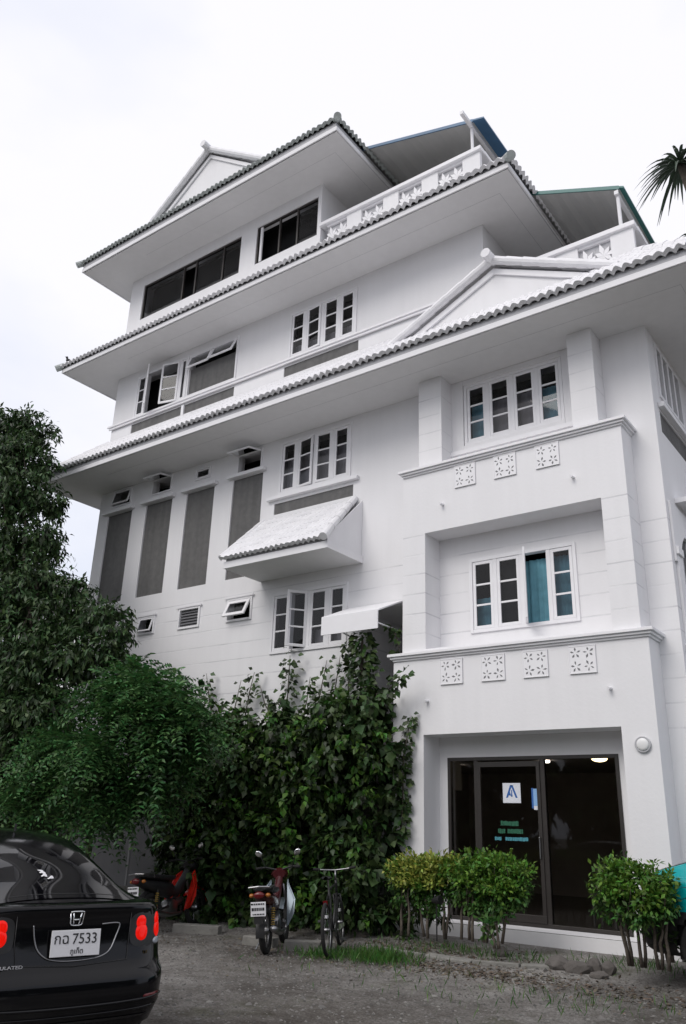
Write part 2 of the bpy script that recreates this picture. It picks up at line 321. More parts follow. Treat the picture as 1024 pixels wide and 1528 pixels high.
holed(mb, YM, YB, 13.451, 16.8, [(13.3, 14.3, 13.9, 16.2)], RT(X1), DP); mb.box(XL, X1, YB, YB+.2, 13.3, 16.8)
mb.build('wall', 'wall', H)
# dark rooms behind the openings
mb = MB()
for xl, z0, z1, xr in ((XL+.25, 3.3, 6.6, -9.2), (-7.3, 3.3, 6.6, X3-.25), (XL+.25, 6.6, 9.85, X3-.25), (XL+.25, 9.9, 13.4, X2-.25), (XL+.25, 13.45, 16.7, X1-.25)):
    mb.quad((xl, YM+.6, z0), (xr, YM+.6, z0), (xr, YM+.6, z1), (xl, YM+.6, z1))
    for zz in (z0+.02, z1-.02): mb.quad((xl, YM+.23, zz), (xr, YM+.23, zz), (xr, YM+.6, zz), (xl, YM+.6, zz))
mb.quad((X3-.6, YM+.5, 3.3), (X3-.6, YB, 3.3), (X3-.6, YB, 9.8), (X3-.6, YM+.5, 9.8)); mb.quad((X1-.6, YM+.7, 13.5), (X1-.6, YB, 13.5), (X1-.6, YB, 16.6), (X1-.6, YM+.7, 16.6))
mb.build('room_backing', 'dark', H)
# ---- bay
mb = MB()
def bay(x0, x1, z0, z1, hole):
    holed(mb, x0, x1, z0, z1, [hole], FR(YF), YM-YF)
    mb.quad((x0, YM, z0), (x0, YF, z0), (x0, YF, z1), (x0, YM, z1)); mb.quad((x1, YF, z0), (x1, YM, z0), (x1, YM, z1), (x1, YF, z1))
    mb.quad((x0, YF, z1), (x1, YF, z1), (x1, YM, z1), (x0, YM, z1))
bay(-7.86, -3.46, 0, 4.32, (-7.26, -3.97, .30, 3.07)); mb.build('bay_wall', 'wall', H)
mb = MB(); bay(-7.68, -3.55, 4.32, 7.80, (-7.21, -3.97, 4.50, 6.61)); mb.build('bay_wall', 'pil', H)
def cornice(x0, x1, z, y=YF):
    m_ = MB()
    for k, (o, a, b) in enumerate(((.03, 0, .035), (.065, .035, .075), (.10, .075, .125))):
        m_.box(x0-o, x1+o, y-o, YM-.002, z+a, z+b-.001*(k < 2))
    m_.build('cornice', 'trim', H, bevel=.006)
cornice(-7.84, -3.46, 4.325, YF); cornice(-7.64, -3.55, 7.78, YF)
# upper storey pilasters
for a, b in ((-7.38, -6.88), (-4.36, -3.92)):
    MB().box(a, b, 12.15, YM-.002, 7.906, 9.80).build('pilaster', 'pil', H, bevel=.006)
# ---- grille blocks
def grille(x, z, y, s=.42):
    m_ = MB(); h = s/2; t = .012; yy = (y-.012, y-.003)
    m_.box(x-h, x+h, y-.004, y-.001, z-h, z+h); fr = m_.build('grille_block', mat('grille recess', (.50, .50, .52), .9) if 'gr' not in M else M['gr'], H); M['gr'] = fr.data.materials[0]
    q = MB(); y0, y1 = y-.027, y-.005
    q.box(x-h, x+h, y0, y1, z+h-t, z+h); q.box(x-h, x+h, y0, y1, z-h, z-h+t); q.box(x-h, x-h+t, y0, y1, z-h+t, z+h-t); q.box(x+h-t, x+h, y0, y1, z-h+t, z+h-t)
    q.box(x-h+t, x+h-t, y-.022, y-.006, z-h+t, z+h-t)
    yk = y-.0235; M.setdefault('hole_shade', mat('painted hole shade', (.17, .17, .18), .9) if 'hole_shade' not in M else None)
    for qx in (-.5, .5):                  # each quarter gets flat dark leaf quads, painting the shade of pierced holes
        for qz in (-.5, .5):
            a0 = random.uniform(0, .8); k = MB()
            for i in range(5):
                a = a0+i*2*math.pi/5; c, sn = math.cos(a), math.sin(a); r0, r1, wd = h*.10, h*random.uniform(.36, .46), h*random.uniform(.05, .085); ox, oz = x+qx*h*.98, z+qz*h*.98
                k.quad((ox+c*r0, yk, oz+sn*r0), (ox+c*(r0+r1)*.55+sn*wd, yk, oz+sn*(r0+r1)*.55-c*wd), (ox+c*r1, yk, oz+sn*r1), (ox+c*(r0+r1)*.55-sn*wd, yk, oz+sn*(r0+r1)*.55+c*wd))
            k.build('rosette', 'hole_shade', fr)
    q.build('tracery', 'trim', fr)
for x in (-6.37, -5.59, -4.81): grille(x, 7.555, YF)
for x in (-6.71, -5.95, -5.22, -4.46): grille(x, 4.075, YF)
for x, z in ((-6.83, 7.09), (-4.39, 7.06), (-7.17, 3.62), (-4.07, 3.62)):
    MB().tube([(x, YF+.02, z), (x-.01, YF-.10, z-.015)], .025, 10).build('drain_spout', 'trim', H, smooth=False)
lamp = MB().lathe((-3.68, YF, 2.81), (0, -1, 0), [(.112, 0), (.112, .035), (.100, .04), (.092, .034)], 20).build('wall_lamp', 'trimg', H)
MB().lathe((-3.68, YF-.035, 2.81), (0, -1, 0), [(.088, 0), (.084, .010), (.055, .018), (.01, .021)], 20).build('globe', 'lampw', lamp, smooth=True)
# ---- windows
def sash(win, xa, xb, za, zb, y, rows=3, op=0, hinge='l', back=None, rail=.055, fm='trim', gm='glass'):
    a = MB(); th = .036; y0, y1 = y-th/2, y+th/2
    a.box(xa, xa+rail, y0, y1, za, zb); a.box(xb-rail, xb, y0, y1, za, zb); a.box(xa+rail, xb-rail, y0, y1, za, za+rail); a.box(xa+rail, xb-rail, y0, y1, zb-rail, zb)
    hh = (zb-za-2*rail)/rows
    for k in range(1, rows): a.box(xa+rail, xb-rail, y0+.006, y1-.006, za+rail+hh*k-.017, za+rail+hh*k+.017)
    p = MB().quad((xa+rail, y, za+rail), (xb-rail, y, za+rail), (xb-rail, y, zb-rail), (xa+rail, y, zb-rail))
    piv, ax, an = {'l': ((xa, y0, za), 'Z', -op), 'r': ((xb, y0, za), 'Z', op), 't': ((xa, y0, zb), 'X', -op)}[hinge]
    if op:
        for q in (a, p): q.turn(0, piv, ax, R(an))
    a.build('sash', fm, win, bevel=.004); p.build('pane', gm, win)
def frame(x0, x1, z0, z1, y=YM, t=.06, muls=(), m='trim', proud=.03, d=.10, name='window', bev=.005):
    a = MB(); y0, y1 = y-proud, y+d
    a.box(x0, x0+t, y0, y1, z0, z1); a.box(x1-t, x1, y0, y1, z0, z1); a.box(x0+t, x1-t, y0, y1, z0, z0+t); a.box(x0+t, x1-t, y0, y1, z1-t, z1)
    for q, wd in muls: a.box(q-wd/2, q+wd/2, y0+.008, y1-.004, z0+t, z1-t)
    return a.build(name, m, H, bevel=bev)
def backing(win, x0, x1, z0, z1, y, m, wavy=0.):
    n = max(2, int((x1-x0)/.02)) if wavy else 2
    xs = np.linspace(x0, x1, n); P = [[(x, y+wavy*math.sin(x*62+1.3*math.sin(x*19)), z) for x in xs] for z in (z0, z1)]
    MB().grid(P).build('curtain', m, win, smooth=bool(wavy))
def casement(o, cols, ops=(None,)*4, curt=()):
    x0, x1, z0, z1 = o; t = .06
    mids = [((cols[i][1]+cols[i+1][0])/2, .075) for i in range(3)]
    wn = frame(x0, x1, z0, z1, muls=mids, t=t)
    ed = [x0+t]+[m_[0] for m_ in mids]+[x1-t]
    for i in range(4):
        a = ed[i]+(.036 if i else .004); b = ed[i+1]-(.036 if i < 3 else .004); q = ops[i]
        op, hg = q if q else (0, 'l')
        sash(wn, a+.003, b-.003, z0+t+.004, z1-t-.004, YM+.0, 3, op, hg)
    for xa, xb, za, zb, m_, wv in curt: backing(wn, xa, xb, za, zb, YM+.17, m_, wv)
    return wn
cA = lambda o: [(o[0]+.12, o[0]+.39), (o[0]+.60, o[0]+.88), (o[0]+1.11, o[0]+1.38), (o[0]+1.59, o[0]+1.86)]
casement(W_L3, cA(W_L3), (None, (7, 'l'), (4, 'r'), None), [(-11.2, -9.35, 8.45, 9.32, 'curg', .012)])
casement(W_low, cA(W_low), (None, (52, 'r'), None, None), [(-10.2, -9.35, 4.9, 5.3, 'curg', .01)])
casement(W_top, cA(W_top), (None,)*4, [(-6.55, -6.15, 8.45, 9.3, 'curt', .012), (-6.1, -5.2, 8.45, 9.28, 'curg', .012), (-5.15, -4.7, 8.45, 9.25, 'curt', .012)])
casement(W_mid, cA(W_mid), (None, None, (67, 'l'), None), [(-6.55, -6.12, 4.85, 5.45, 'curt', .012), (-6.12, -5.6, 4.85, 5.95, 'dark', .0), (-5.6, -4.68, 4.85, 6.0, 'curt', .016)])
casement(W_L2r, cA(W_L2r), (None, (5, 'l'), None, None), [(-11.2, -9.3, 11.9, 12.28, 'curg', .01)])
# big frame round the upper bay window
mb = MB(); mb.box(-6.97, -6.63, YM-.05, YM-.002, 8.25, 9.797); mb.box(-4.63, -4.42, YM-.05, YM-.002, 8.25, 9.797); mb.box(-6.628, -4.632, YM-.048, YM-.002, 9.682, 9.797); mb.box(-6.628, -4.632, YM-.048, YM-.002, 8.25, 8.398)
mb.box(-6.99, -6.94, YM-.085, YM-.05, 8.30, 9.797); mb.build('window_surround', 'wall', H, bevel=.006)
MB().box(-6.97, -4.36, YM-.12, YM-.052, 8.20, 8.29).build('sill', 'trim', H, bevel=.006)
# upper left casements with wide open leaves, grey blind panel and hopper lights
wn = frame(*W_L2l, muls=[(-16.36, .06), (-15.02, .06)])
sash(wn, -16.70, -16.39, 11.90, 13.10, YM, 3); sash(wn, -16.33, -15.74, 11.90, 13.10, YM-.02, 3, 40, 'l'); sash(wn, -15.60, -15.05, 11.90, 13.10, YM-.02, 3, 15, 'r'); sash(wn, -14.99, -14.78, 11.90, 13.10, YM, 1)
wn = frame(*P_L2, t=.05)
MB().box(P_L2[0]+.05, P_L2[1]-.05, YM+.03, YM+.06, 11.93, 12.72).build('screen_panel', 'panel', wn)
sash(wn, -14.64, -13.84, 12.64, 13.09, YM-.01, 1, 20, 't'); sash(wn, -13.80, -12.99, 12.64, 13.09, YM-.01, 1, 24, 't')
def sill(x0, x1, z, h=.08, o=.10): MB().box(x0, x1, YM-o, YM-.002, z, z+h).build('sill', 'trim', H, bevel=.008)
mb = MB(); mb.box(XL-.05, X2+.0, YM-.07, YM-.032, 11.72, 11.835); mb.box(XL-.09, X2+.0, YM-.10, YM-.07, 11.78, 11.835); mb.build('string_course', 'trim', H, bevel=.008)
sill(-11.55, -9.08, 8.29)
for a, b, z in ((-11.38, -9.23, 7.96),): MB().box(a+.002, b-.002, YM+.022, YM+.028, z, z+.26).build('inset_panel', 'panel', H)
for a, b in ((-16.8, -14.82), (-14.73, -12.96), (-11.35, -9.2)): MB().box(a+.002, b-.002, YM+.022, YM+.028, 11.42, 11.69).build('inset_panel', 'panel', H)
MB().box(-14.82, -14.73, YM-.02, YM-.002, 11.36, 11.71).build('divider', 'trim', H)
for i, (a, b) in enumerate(tall):
    MB().box(a+.002, b-.002, YM+.035, YM+.045, 6.67, 9.10).build('screen_panel', 'panel', H)
    sill(a-.12, b+.10, 9.11, .085, .12)
    va = vents[i]; wn = frame(*va, t=.035, name='vent_window')
    sash(wn, va[0]+.04, va[1]-.04, va[2]+.04, va[3]-.04, YM, 1, (14, 82, 0, 80)[i], 't', rail=.035)
for i, va in enumerate(smalls):
    wn = frame(*va, t=.05, name='small_window')
    if i == 1:
        for k in range(6): MB().box(va[0]+.052, va[1]-.052, -.004, .004, -.045, .045).xf(Matrix.Translation((0, YM+.03, va[2]+.08+k*.066)) @ Matrix.Rotation(R(-32), 4, 'X')).build('louvre', mat('louvre glass', (.17, .17, .18), .25) if k == 0 else bpy.data.materials['louvre glass'], wn)
    else: sash(wn, va[0]+.055, va[1]-.055, va[2]+.055, va[3]-.055, YM-.015, 1, (16, 0, 26)[i], 't', rail=(.03, 0, .075)[i])
    MB().box(va[0]-.06, va[1]+.05, YM-.05, YM-.032, va[3]+.002, va[3]+.05).build('drip_mould', 'trim', H)
# top storey dark sliding windows
for o, muls, gap in ((W_1a, ((-15.42, .05), (-14.92, .05), (-13.86, .05)), (-15.39, -14.95)), (W_1b, ((-11.85, .05), (-11.25, .05)), (-12.3, -11.3))):
    wn = frame(*o, t=.045, m='frame', muls=muls, proud=-.03)
    xs = [o[0]+.045]+[q[0] for q in muls]+[o[1]-.045]
    for i in range(len(xs)-1):
        if not (gap[0] < (xs[i]+xs[i+1])/2 < gap[1]): MB().quad((xs[i], YM+.07, o[2]+.05), (xs[i+1], YM+.07, o[2]+.05), (xs[i+1], YM+.07, o[3]-.05), (xs[i], YM+.07, o[3]-.05)).build('pane', 'glass', wn)
    backing(wn, o[0]+.1, o[1]-.1, o[2], o[2]+.32, YM+.3, 'curg')
    if o is W_1b: MB().box(-12.5, -12.43, YM+.02, YM+.06, o[2]+.05, o[3]-.05).build('sash', 'trim', wn)
# right side wall
def rframe(y0, y1, z0, z1, t, muls, name):
    a = MB(); x0, x1 = X3-.10, X3+.03
    a.box(x0, x1, y0, y0+t, z0, z1); a.box(x0, x1, y1-t, y1, z0, z1); a.box(x0, x1, y0+t, y1-t, z0, z0+t); a.box(x0, x1, y0+t, y1-t, z1-t, z1)
    for q in muls: a.box(x0+.005, x1-.005, q-.05, q+.05, z0+t, z1-t)
    wn = a.build(name, 'trim', H, bevel=.005)
    MB().quad((X3-.03, y0+t, z0+t), (X3-.03, y1-t, z0+t), (X3-.03, y1-t, z1-t), (X3-.03, y0+t, z1-t)).build('pane', 'glass', wn); return wn
rframe(13.02, 14.5, 8.60, 9.66, .06, (13.4, 13.76, 14.12), 'window')
MB().box(X3+.002, X3+.10, 12.86, 14.7, 8.34, 8.43).build('sill', 'trim', H, bevel=.008)
MB().box(X3-.035, X3-.025, 12.921, 14.599, 7.901, 8.299).build('inset_panel', 'panel', H)
wn = rframe(13.05, 14.35, 4.4, 6.25, .07, (13.7,), 'arched_window')
mb = MB(); arc = [(X3+.002, 13.05, 5.6)]+[(X3+.002, 13.7-.65*math.cos(q), 5.6+.65*math.sin(q)) for q in np.linspace(0, math.pi, 15)][1:]
up = [(X3+.002, 13.05-.32, 5.6), (X3+.002, 13.05-.32, 6.6), (X3+.002, 14.35+.32, 6.6), (X3+.002, 14.35+.32, 5.6)]
mb.prism((arc+up[::-1])[::-1], (.035, 0, 0)); mb.box(X3+.002, X3+.045, 12.80, 13.03, 4.3, 5.72); mb.box(X3+.002, X3+.075, 12.76, 13.04, 5.72, 5.84); mb.box(X3+.002, X3+.045, 14.37, 14.60, 4.3, 5.72); mb.box(X3+.002, X3+.08, 12.75, 14.65, 4.2, 4.3)
mb.build('arch_surround', 'wall', wn)
MB().box(X3+.002, X3+.3, 13.2, 14.2, 6.72, 6.8).build('hood', 'trim', H)
# ---- porch awning and little tiled canopy
A_ = MB().prism([(-9.22, 11.71, 5.19), (-7.95, 11.71, 5.19), (-7.95, 12.58, 5.56), (-9.22, 12.58, 5.56)], (0, .008, .03)).build('awning', 'trim', H)
MB().box(-9.20, -7.95, 11.685, 11.708, 4.87, 5.205).build('valance', 'trim', A_)
MB().tube([(-7.98, 11.72, 4.98), (-8.1, YM+.1, 5.02)], .016).build('strut', 'trim', A_); MB().tube([(-9.15, 11.72, 5.1), (-9.05, YM, 4.95)], .016).build('strut', 'trim', A_)
# ---- tiled roofs
def tiled(name, e0, e1, t0, t1, m, parent, pitch=.16, amp=.042, row=.32, edge='eave'):
    """barrel-tiled roof plane between the eave line e0-e1 and the upper line t0-t1"""
    e0, e1, t0, t1 = map(Vector, (e0, e1, t0, t1)); n = (e1-e0).cross(t0-e0).normalized()
    if n.z < 0: n = -n
    L_ = max((e1-e0).length, (t1-t0).length); nc = max(8, int(L_/pitch)*6); sl = ((t0+t1)/2-(e0+e1)/2).length; nr = max(1, int(sl/row))
    along = (e1-e0).normalized(); P = []; base = e0.dot(along)
    rows = []
    for r in range(nr): rows += [(r/nr, 1.), ((r+.97)/nr, 0.)]
    for v, lift in rows+[(1., 0.)]:
        a = e0.lerp(t0, v); b = e1.lerp(t1, v); ln = []
        for i in range(nc+1):
            p = a.lerp(b, i/nc); s = (p.dot(along)-base)/pitch
            ln.append(p + n*(amp*abs(math.sin(math.pi*s))*1.3 + .018*lift*(.6+.4*math.sin(s*7.3+v*31))))
        P.append(ln)
    mb = MB().grid(P); k = len(P[0]); o = len(mb.v)                 # front lip
    ev = (e0-t0).normalized()*.03; mb.grid([[p - n*.078 + ev*.25 for p in P[0]], [p + ev for p in P[0]], P[0]])
    return mb.build(name, m, parent)
def caps(pts, m, parent, r=.085, seg=.34, end_ball=True):
    mb = MB()
    for a, b in zip(pts[:-1], pts[1:]):
        a, b = Vector(a), Vector(b); n = max(1, int((b-a).length/seg)); d = (b-a)/n
        for i in range(n):
            mb.tube([a+d*i-d*.06, a+d*(i+1)], [r*1.10, r*.93], 10)
    if end_ball: 
        a, b = Vector(pts[0]), Vector(pts[1]); d = (b-a).normalized(); mb.tube([a-d*.10, a+d*.12], r*1.08, 12)
    return mb.build('ridge_cap', m, parent)
def storey_roof(xl, xr, ye, zs, zt, wallx, rise, m, full=False, yb=22.8, tm='tileg'):
    """boxed eave: soffit zs, fascia, tiles from the eave at zt up to the wall (wallx) or to a ridge"""
    s = MB(); s.box(xl+.05, xr-.05, ye+.06, yb, zs, zs+.05); root = s.build('roof', 'soffit', H)
    f = MB()
    for a in ((xl+.03, xr-.03, ye+.012, ye+.058), ): f.box(*a, zs+.09, zt-.008)
    f.box(xl+.03, xl+.058, ye+.058, yb, zs+.004, zt-.03); f.box(xr-.058, xr-.03, ye+.058, yb, zs+.004, zt-.03); f.build('fascia', 'trimg' if tm == 'tileg' else 'trimg', root)
    f = MB(); h = .10
    f.box(xl, xr, ye, ye+.029, zs-.012, zs+h); f.box(xl, xl+.029, ye+.029, yb, zs-.012, zs+h); f.box(xr-.029, xr, ye+.029, yb, zs-.012, zs+h); f.build('eave_moulding', 'trim', root, bevel=.005)
    o = .06; a, b, c, d = (xl-o, ye-o, zt), (xr+o, ye-o, zt), (xr+o, yb, zt), (xl-o, yb, zt)
    if full:
        hd = (yb-ye)/2+o; zr = zt+rise*hd; r0, r1 = (xl-o+hd, ye-o+hd, zr), (xr+o-hd, ye-o+hd, zr)
        if r0[0] > r1[0]: r0 = r1 = ((xl+xr)/2, ye-o+hd, zr)
        tiled('tiles', a, b, r0, r1, m, root); tiled('tiles', b, c, r1, (r1[0], r1[1]+.01, zr), m, root); tiled('tiles', d, a, r0, r0, m, root); MB().quad(c, d, r0, r1).build('tiles', m, root)
        caps([a, r0], tm, root); caps([b, r1], tm, root)
    else:
        z2 = zt+rise*(YM-ye); wl, wr = wallx
        w0, w1 = (wl, YM, z2), (wr, YM, z2)
        tiled('tiles', a, b, w0, w1, m, root); tiled('tiles', b, c, w1, (wr, yb, z2), m, root); tiled('tiles', d, a, (wl, yb, z2), w0, m, root)
        caps([a, w0], tm, root); caps([b, w1], tm, root)
    # shallow joints in the soffit boarding
    j = MB()
    for y in (ye+.55,): j.box(xl+2.2, xr-.45, y, y+.006, zs-.002, zs+.001); j.box(xr-.456, xr-.45, y+.006, yb-1, zs-.002, zs+.001)
    j.build('soffit_joint', 'trimg', root)
    return root
r3 = storey_roof(-18.62, -1.85, 11.23, 9.80, 10.03, (XL, X3), .95, 'tile', tm='tile')
r2 = storey_roof(-18.72, -4.95, 11.43, 13.36, 13.52, (XL, X2), .85, 'tile', tm='tileg')
r1 = storey_roof(-18.54, -9.12, 11.40, 16.71, 16.98, None, .80, 'tileg', full=True)
def gable(xc, hw, y, z0, z1, root, back=2.0, r=.10):
    a, b, c = (xc-hw, y, z0), (xc+hw, y, z0), (xc, y, z1)
    MB().prism([a, b, c], (0, .15, 0)).build('gable', 'wall', root)
    k = MB()                                              # barge boards
    for s in (-1, 1):
        p, q = Vector((xc+s*hw*1.02, y-.05, z0)), Vector((xc, y-.05, z1+.02)); k.prism([p, p+Vector((0, 0, -.12)), q+Vector((0, 0, -.12)), q], (0, .045, 0)) if s < 0 else k.prism([q, q+Vector((0, 0, -.12)), p+Vector((0, 0, -.12)), p], (0, .045, 0))
    k.build('barge_board', 'trim', root)
    bk = (0, back, 0)
    for s in (-1, 1):
        e0 = Vector((xc+s*hw*1.08, y-.12, z0+.01)); t0 = Vector((xc, y-.12, z1+.10)); tiled('tiles', e0, e0+Vector(bk), t0, t0+Vector(bk), 'tile', root)
    ap = (xc, y-.13, z1+.16)
    caps([ap, (xc-hw*1.12, y-.1, z0+.05)], 'tile', root, r); caps([ap, (xc+hw*1.12, y-.1, z0+.05)], 'tile', root, r, end_ball=False); caps([(xc, y-.28, z1+.17), (xc, y+back, z1+.17)], 'tile', root, r*1.1)
gable(-5.52, 2.05, 11.85, 10.50, 11.48, r3, back=.74, r=.08)
gable(-14.05, 2.3, 12.0, 17.4, 19.12, r1, back=3, r=.085)
# ---- terraces with balustrade and lean-to sheet roof
def terrace(xl, xr, zfloor, ztop, root_m, fr0, fr1, strip, sm, beam_y, y2=18.5):
    t = MB().box(xl+.02, xr-.02, YM+.02, YB, zfloor-.12, zfloor).build('terrace_floor', 'conc', H)
    r = MB(); r.box(xl+.01, xr+.05, YM-.06, YM+.16, ztop-.10, ztop); r.box(xr-.16, xr+.06, YM+.16, YB, ztop-.10, ztop); r.box(xl+.01, xr+.02, YM-.02, YM+.12, zfloor-.3, ztop-.85); b = r.build('balustrade', 'trim', H, bevel=.01)
    k = MB(); x = xr; n = 0; h0, h1 = ztop-.85, ztop-.10
    while x > xl+.3:
        MB().box(max(x-.42, xl+.02), x, YM, YM+.10, h0, h1).build('post', 'wall', b); x -= .42+.62
    for y in np.arange(YM+.7, 18, 1.04): MB().box(xr-.10, xr, y, y+.42, h0, h1).build('post', 'wall', b)
    x = xr-.42
    while x > xl+.65:
        for s in (0, .31):
            g_ = MB(); cx_ = x-.155-s; cz = (h0+h1)/2
            for i in range(8):
                a = math.pi/4*i+.2; c, sn = math.cos(a), math.sin(a); l2 = .21 if i % 2 else .3
                g_.prism([(cx_, YM+.03, cz), (cx_+c*l2*.5-sn*.045, YM+.03, cz+sn*l2*.5+c*.045), (cx_+c*min(l2, .155/max(abs(c), .01)), YM+.03, cz+sn*l2), (cx_+c*l2*.5+sn*.045, YM+.03, cz+sn*l2*.5-c*.045)], (0, .05-.001*i, 0))
            g_.box(cx_-.155, cx_+.155, YM+.02, YM+.08, h0, h0+.08); g_.box(cx_-.155, cx_+.155, YM+.02, YM+.08, h1-.06, h1); g_.build('tracery', 'trim', b); MB().box(cx_-.154, cx_+.154, YM+.081, YM+.095, h0+.001, h1-.001).build('grille_backing', 'gr', b)
        x -= 1.04
    (x0, z0), (x1, z1) = fr0, fr1; sl = (z1-z0)/(x1-x0); yf = YM-.02
    P = []
    for i in range(41):
        x = x0+(x1-x0)*i/40; P.append([(x, yf, z0+sl*(x-x0)+.012*math.sin(i*1.57)), (x, y2, z0+sl*(x-x0)+.012*math.sin(i*1.57))])
    c = MB().grid(P).build('terrace_canopy', 'sheet', H)
    MB().prism([(x0, yf-.03, z0-.03), (x1, yf-.03, z1-.03), (x1, yf-.03, z1+.05), (x0, yf-.03, z0+.05)], (0, .025, 0)).build('edge_trim', sm, c)
    MB().prism([(x1+.005, yf-.05, z1-.02), (x1+strip, yf-.05, z1-.02+sl*strip), (x1+strip, yf-.05, z1+.02+sl*strip), (x1+.005, yf-.05, z1+.02)], (0, y2-yf, 0)).build('edge_sheet', sm, c)
    MB().box(x1-.10, x1-.02, beam_y, y2, z1-.12, z1-.03).build('beam', 'trim', c, bevel=.005)
    MB().tube([(x1-.06, YM+.03, ztop), (x1-.06, YM+.03, z1-.10)], .035, 8).build('post', 'trim', c); MB().tube([(x1-.06, 16.5, ztop), (x1-.06, 16.5, z1-.10)], .035, 8).build('post', 'trim', c)
terrace(X1, X2, 13.95, 15.44, None, (-10.2, 17.38), (-6.22, 16.22), .28, 'blue', 12.15)
terrace(X2, X3, 10.65, 12.0, None, (-6.0, 14.0), (-3.28, 12.83), .09, 'green', 12.55)
# ---- little canopy of white tiles over the lower casement
CX0, CX1, CY, CZ = -11.60, -8.96, 11.44, 6.47
c = MB(); c.box(CX0, CX1, CY+.03, YM-.002, CZ, CZ+.04); C = c.build('canopy_roof', 'soffit', H)
f = MB(); f.box(CX0, CX1, CY, CY+.028, CZ-.01, CZ+.13); f.box(CX1-.001, CX1+.02, CY, YM-.003, CZ-.01, CZ+.13); f.box(CX0-.02, CX0+.001, CY, YM-.003, CZ-.01, CZ+.13); f.build('fascia', 'trim', C, bevel=.004)
f = MB(); f.box(CX0+.02, CX1-.02, CY+.03, CY+.05, CZ+.13, CZ+.24); f.build('fascia', 'trimg', C)
for x in (CX0+.03, CX1-.02): MB().prism([(x, CY+.05, CZ+.13), (x, YM-.003, CZ+.13), (x, YM-.003, 7.80), (x, CY+.05, CZ+.26)], (-.02, 0, 0)).build('gable', 'trim', C)
tiled('tiles', (CX0-.06, CY-.07, CZ+.20), (CX1+.05, CY-.07, CZ+.20), (CX0-.06, YM-.004, 7.84), (CX1+.05-.2, YM-.004, 7.84), 'tile', C, pitch=.135, amp=.03, row=.28)
caps([(CX1+.0, CY-.06, CZ+.24), (CX1-.2, YM-.02, 7.88)], 'tile', C, .075, .30); caps([(CX0-.05, CY-.06, CZ+.23), (CX0-.05, YM-.02, 7.86)], 'tile', C, .05, .30, end_ball=False)
# ---- glass entrance with lit lobby
yd = YM-.02
D = frame(*DOOR, y=yd, t=.055, m='frame', muls=((-6.58, .07), (-5.43, .075)), proud=.0, d=.09, name='entrance_door', bev=.003)
k = MB(); k.box(-6.545, -5.467, yd-.012, yd+.02, 2.58, 2.66); k.box(-6.545, -5.467, yd-.012, yd+.02, .366, .47); k.box(-6.545, -6.49, yd-.012, yd+.02, .47, 2.58); k.box(-5.525, -5.467, yd-.012, yd+.02, .47, 2.58); k.build('sliding_leaf', 'frame', D, bevel=.003)
MB().box(-5.515, -5.495, yd-.05, yd-.013, 1.25, 1.55).build('handle', 'steel', D, bevel=.004)
for a, b in ((-7.04, -6.617), (-6.488, -5.527), (-5.39, -4.277)): MB().quad((a, yd+.03, .37), (b, yd+.03, .37), (b, yd+.03, 2.68), (a, yd+.03, 2.68)).build('pane', 'dglass', D)
lb = MB(); x0, x1, y0, y1, z0, z1 = -10.4, -3.4, YM+.23, 19.5, .3, 2.95
lb.quad((x0, y1, z0), (x1, y1, z0), (x1, y1, z1), (x0, y1, z1)); lb.quad((x0, y0, z0), (x0, y1, z0), (x0, y1, z1), (x0, y0, z1)); lb.quad((x1, y1, z0), (x1, y0, z0), (x1, y0, z1), (x1, y1, z1)); lb.quad((x0, y0, z1), (x1, y0, z1), (x1, y1, z1), (x0, y1, z1))
lb.build('lobby', 'room', H); MB().box(x0, x1, YF+.001, y1, .15, .305).build('lobby_floor', mat('lobby floor tile', (.10, .095, .09), .25, var=.2, scale=3), H)
MB().box(-7.24, -3.99, YF+.01, YM-.03, .305, .309).build('doorstep', 'trim', H)
q = MB(); q.box(-5.2, -5.05, 16.5, 17.4, .305, 1.6); q.box(-4.55, -4.4, 16.5, 17.4, .305, 1.6); q.box(-5.2, -4.4, 16.5, 17.4, 1.6, 1.75); q.build('counter', mat('counter', (.16, .13, .11), .5), H)
ch = MB(); ch.box(-5.15, -4.75, 13.5, 13.9, .72, .76); ch.box(-5.15, -4.75, 13.86, 13.9, .76, 1.15)
for a in (-5.13, -4.8):
    for b in (13.52, 13.86): ch.box(a, a+.03, b, b+.03, .305, .72)
tag(ch.build('chair', mat('chair plastic', (.10, .10, .10), .4)), 'dim dark chair inside the lobby behind the glass', 'chair')
MB().lathe((-5.53, 15.45, 2.94), (0, 0, -1), [(.14, 0), (.14, .03), (.115, .055), (.06, .072), (.01, .078)], 20).build('ceiling_lamp', 'glow', H, smooth=True)
for x, y in ((-6.76, 15.9), (-9.08, 16.5)): MB().lathe((x, y, 2.94), (0, 0, -1), [(.07, 0), (.07, .03), (.05, .035)], 14).build('ceiling_spot', 'glows', H)
ys = yd+.022
st = MB().box(-6.115, -5.812, ys, ys+.004, 2.037, 2.335).build('sticker_patch', 'stickw', D)
k = MB(); yy = ys-.003; cx_ = -5.963
for s in (-1, 1): k.prism([(cx_-.012*s, yy, 2.305), (cx_+s*.022, yy, 2.305), (cx_+s*.098, yy, 2.115), (cx_+s*.066, yy, 2.115)][::s], (0, .002, 0))
k.prism([(cx_-.004, yy-.0005, 2.235), (cx_+.008, yy-.0005, 2.235), (cx_+.012, yy-.0005, 2.13), (cx_-.012, yy-.0005, 2.13)], (0, .002, 0)); k.prism([(cx_-.012, yy-.001, 2.15), (cx_-.05, yy-.001, 2.15), (cx_-.03, yy-.001, 2.205)][::-1], (0, .002, 0))
k.build('emblem', 'stickb', D)
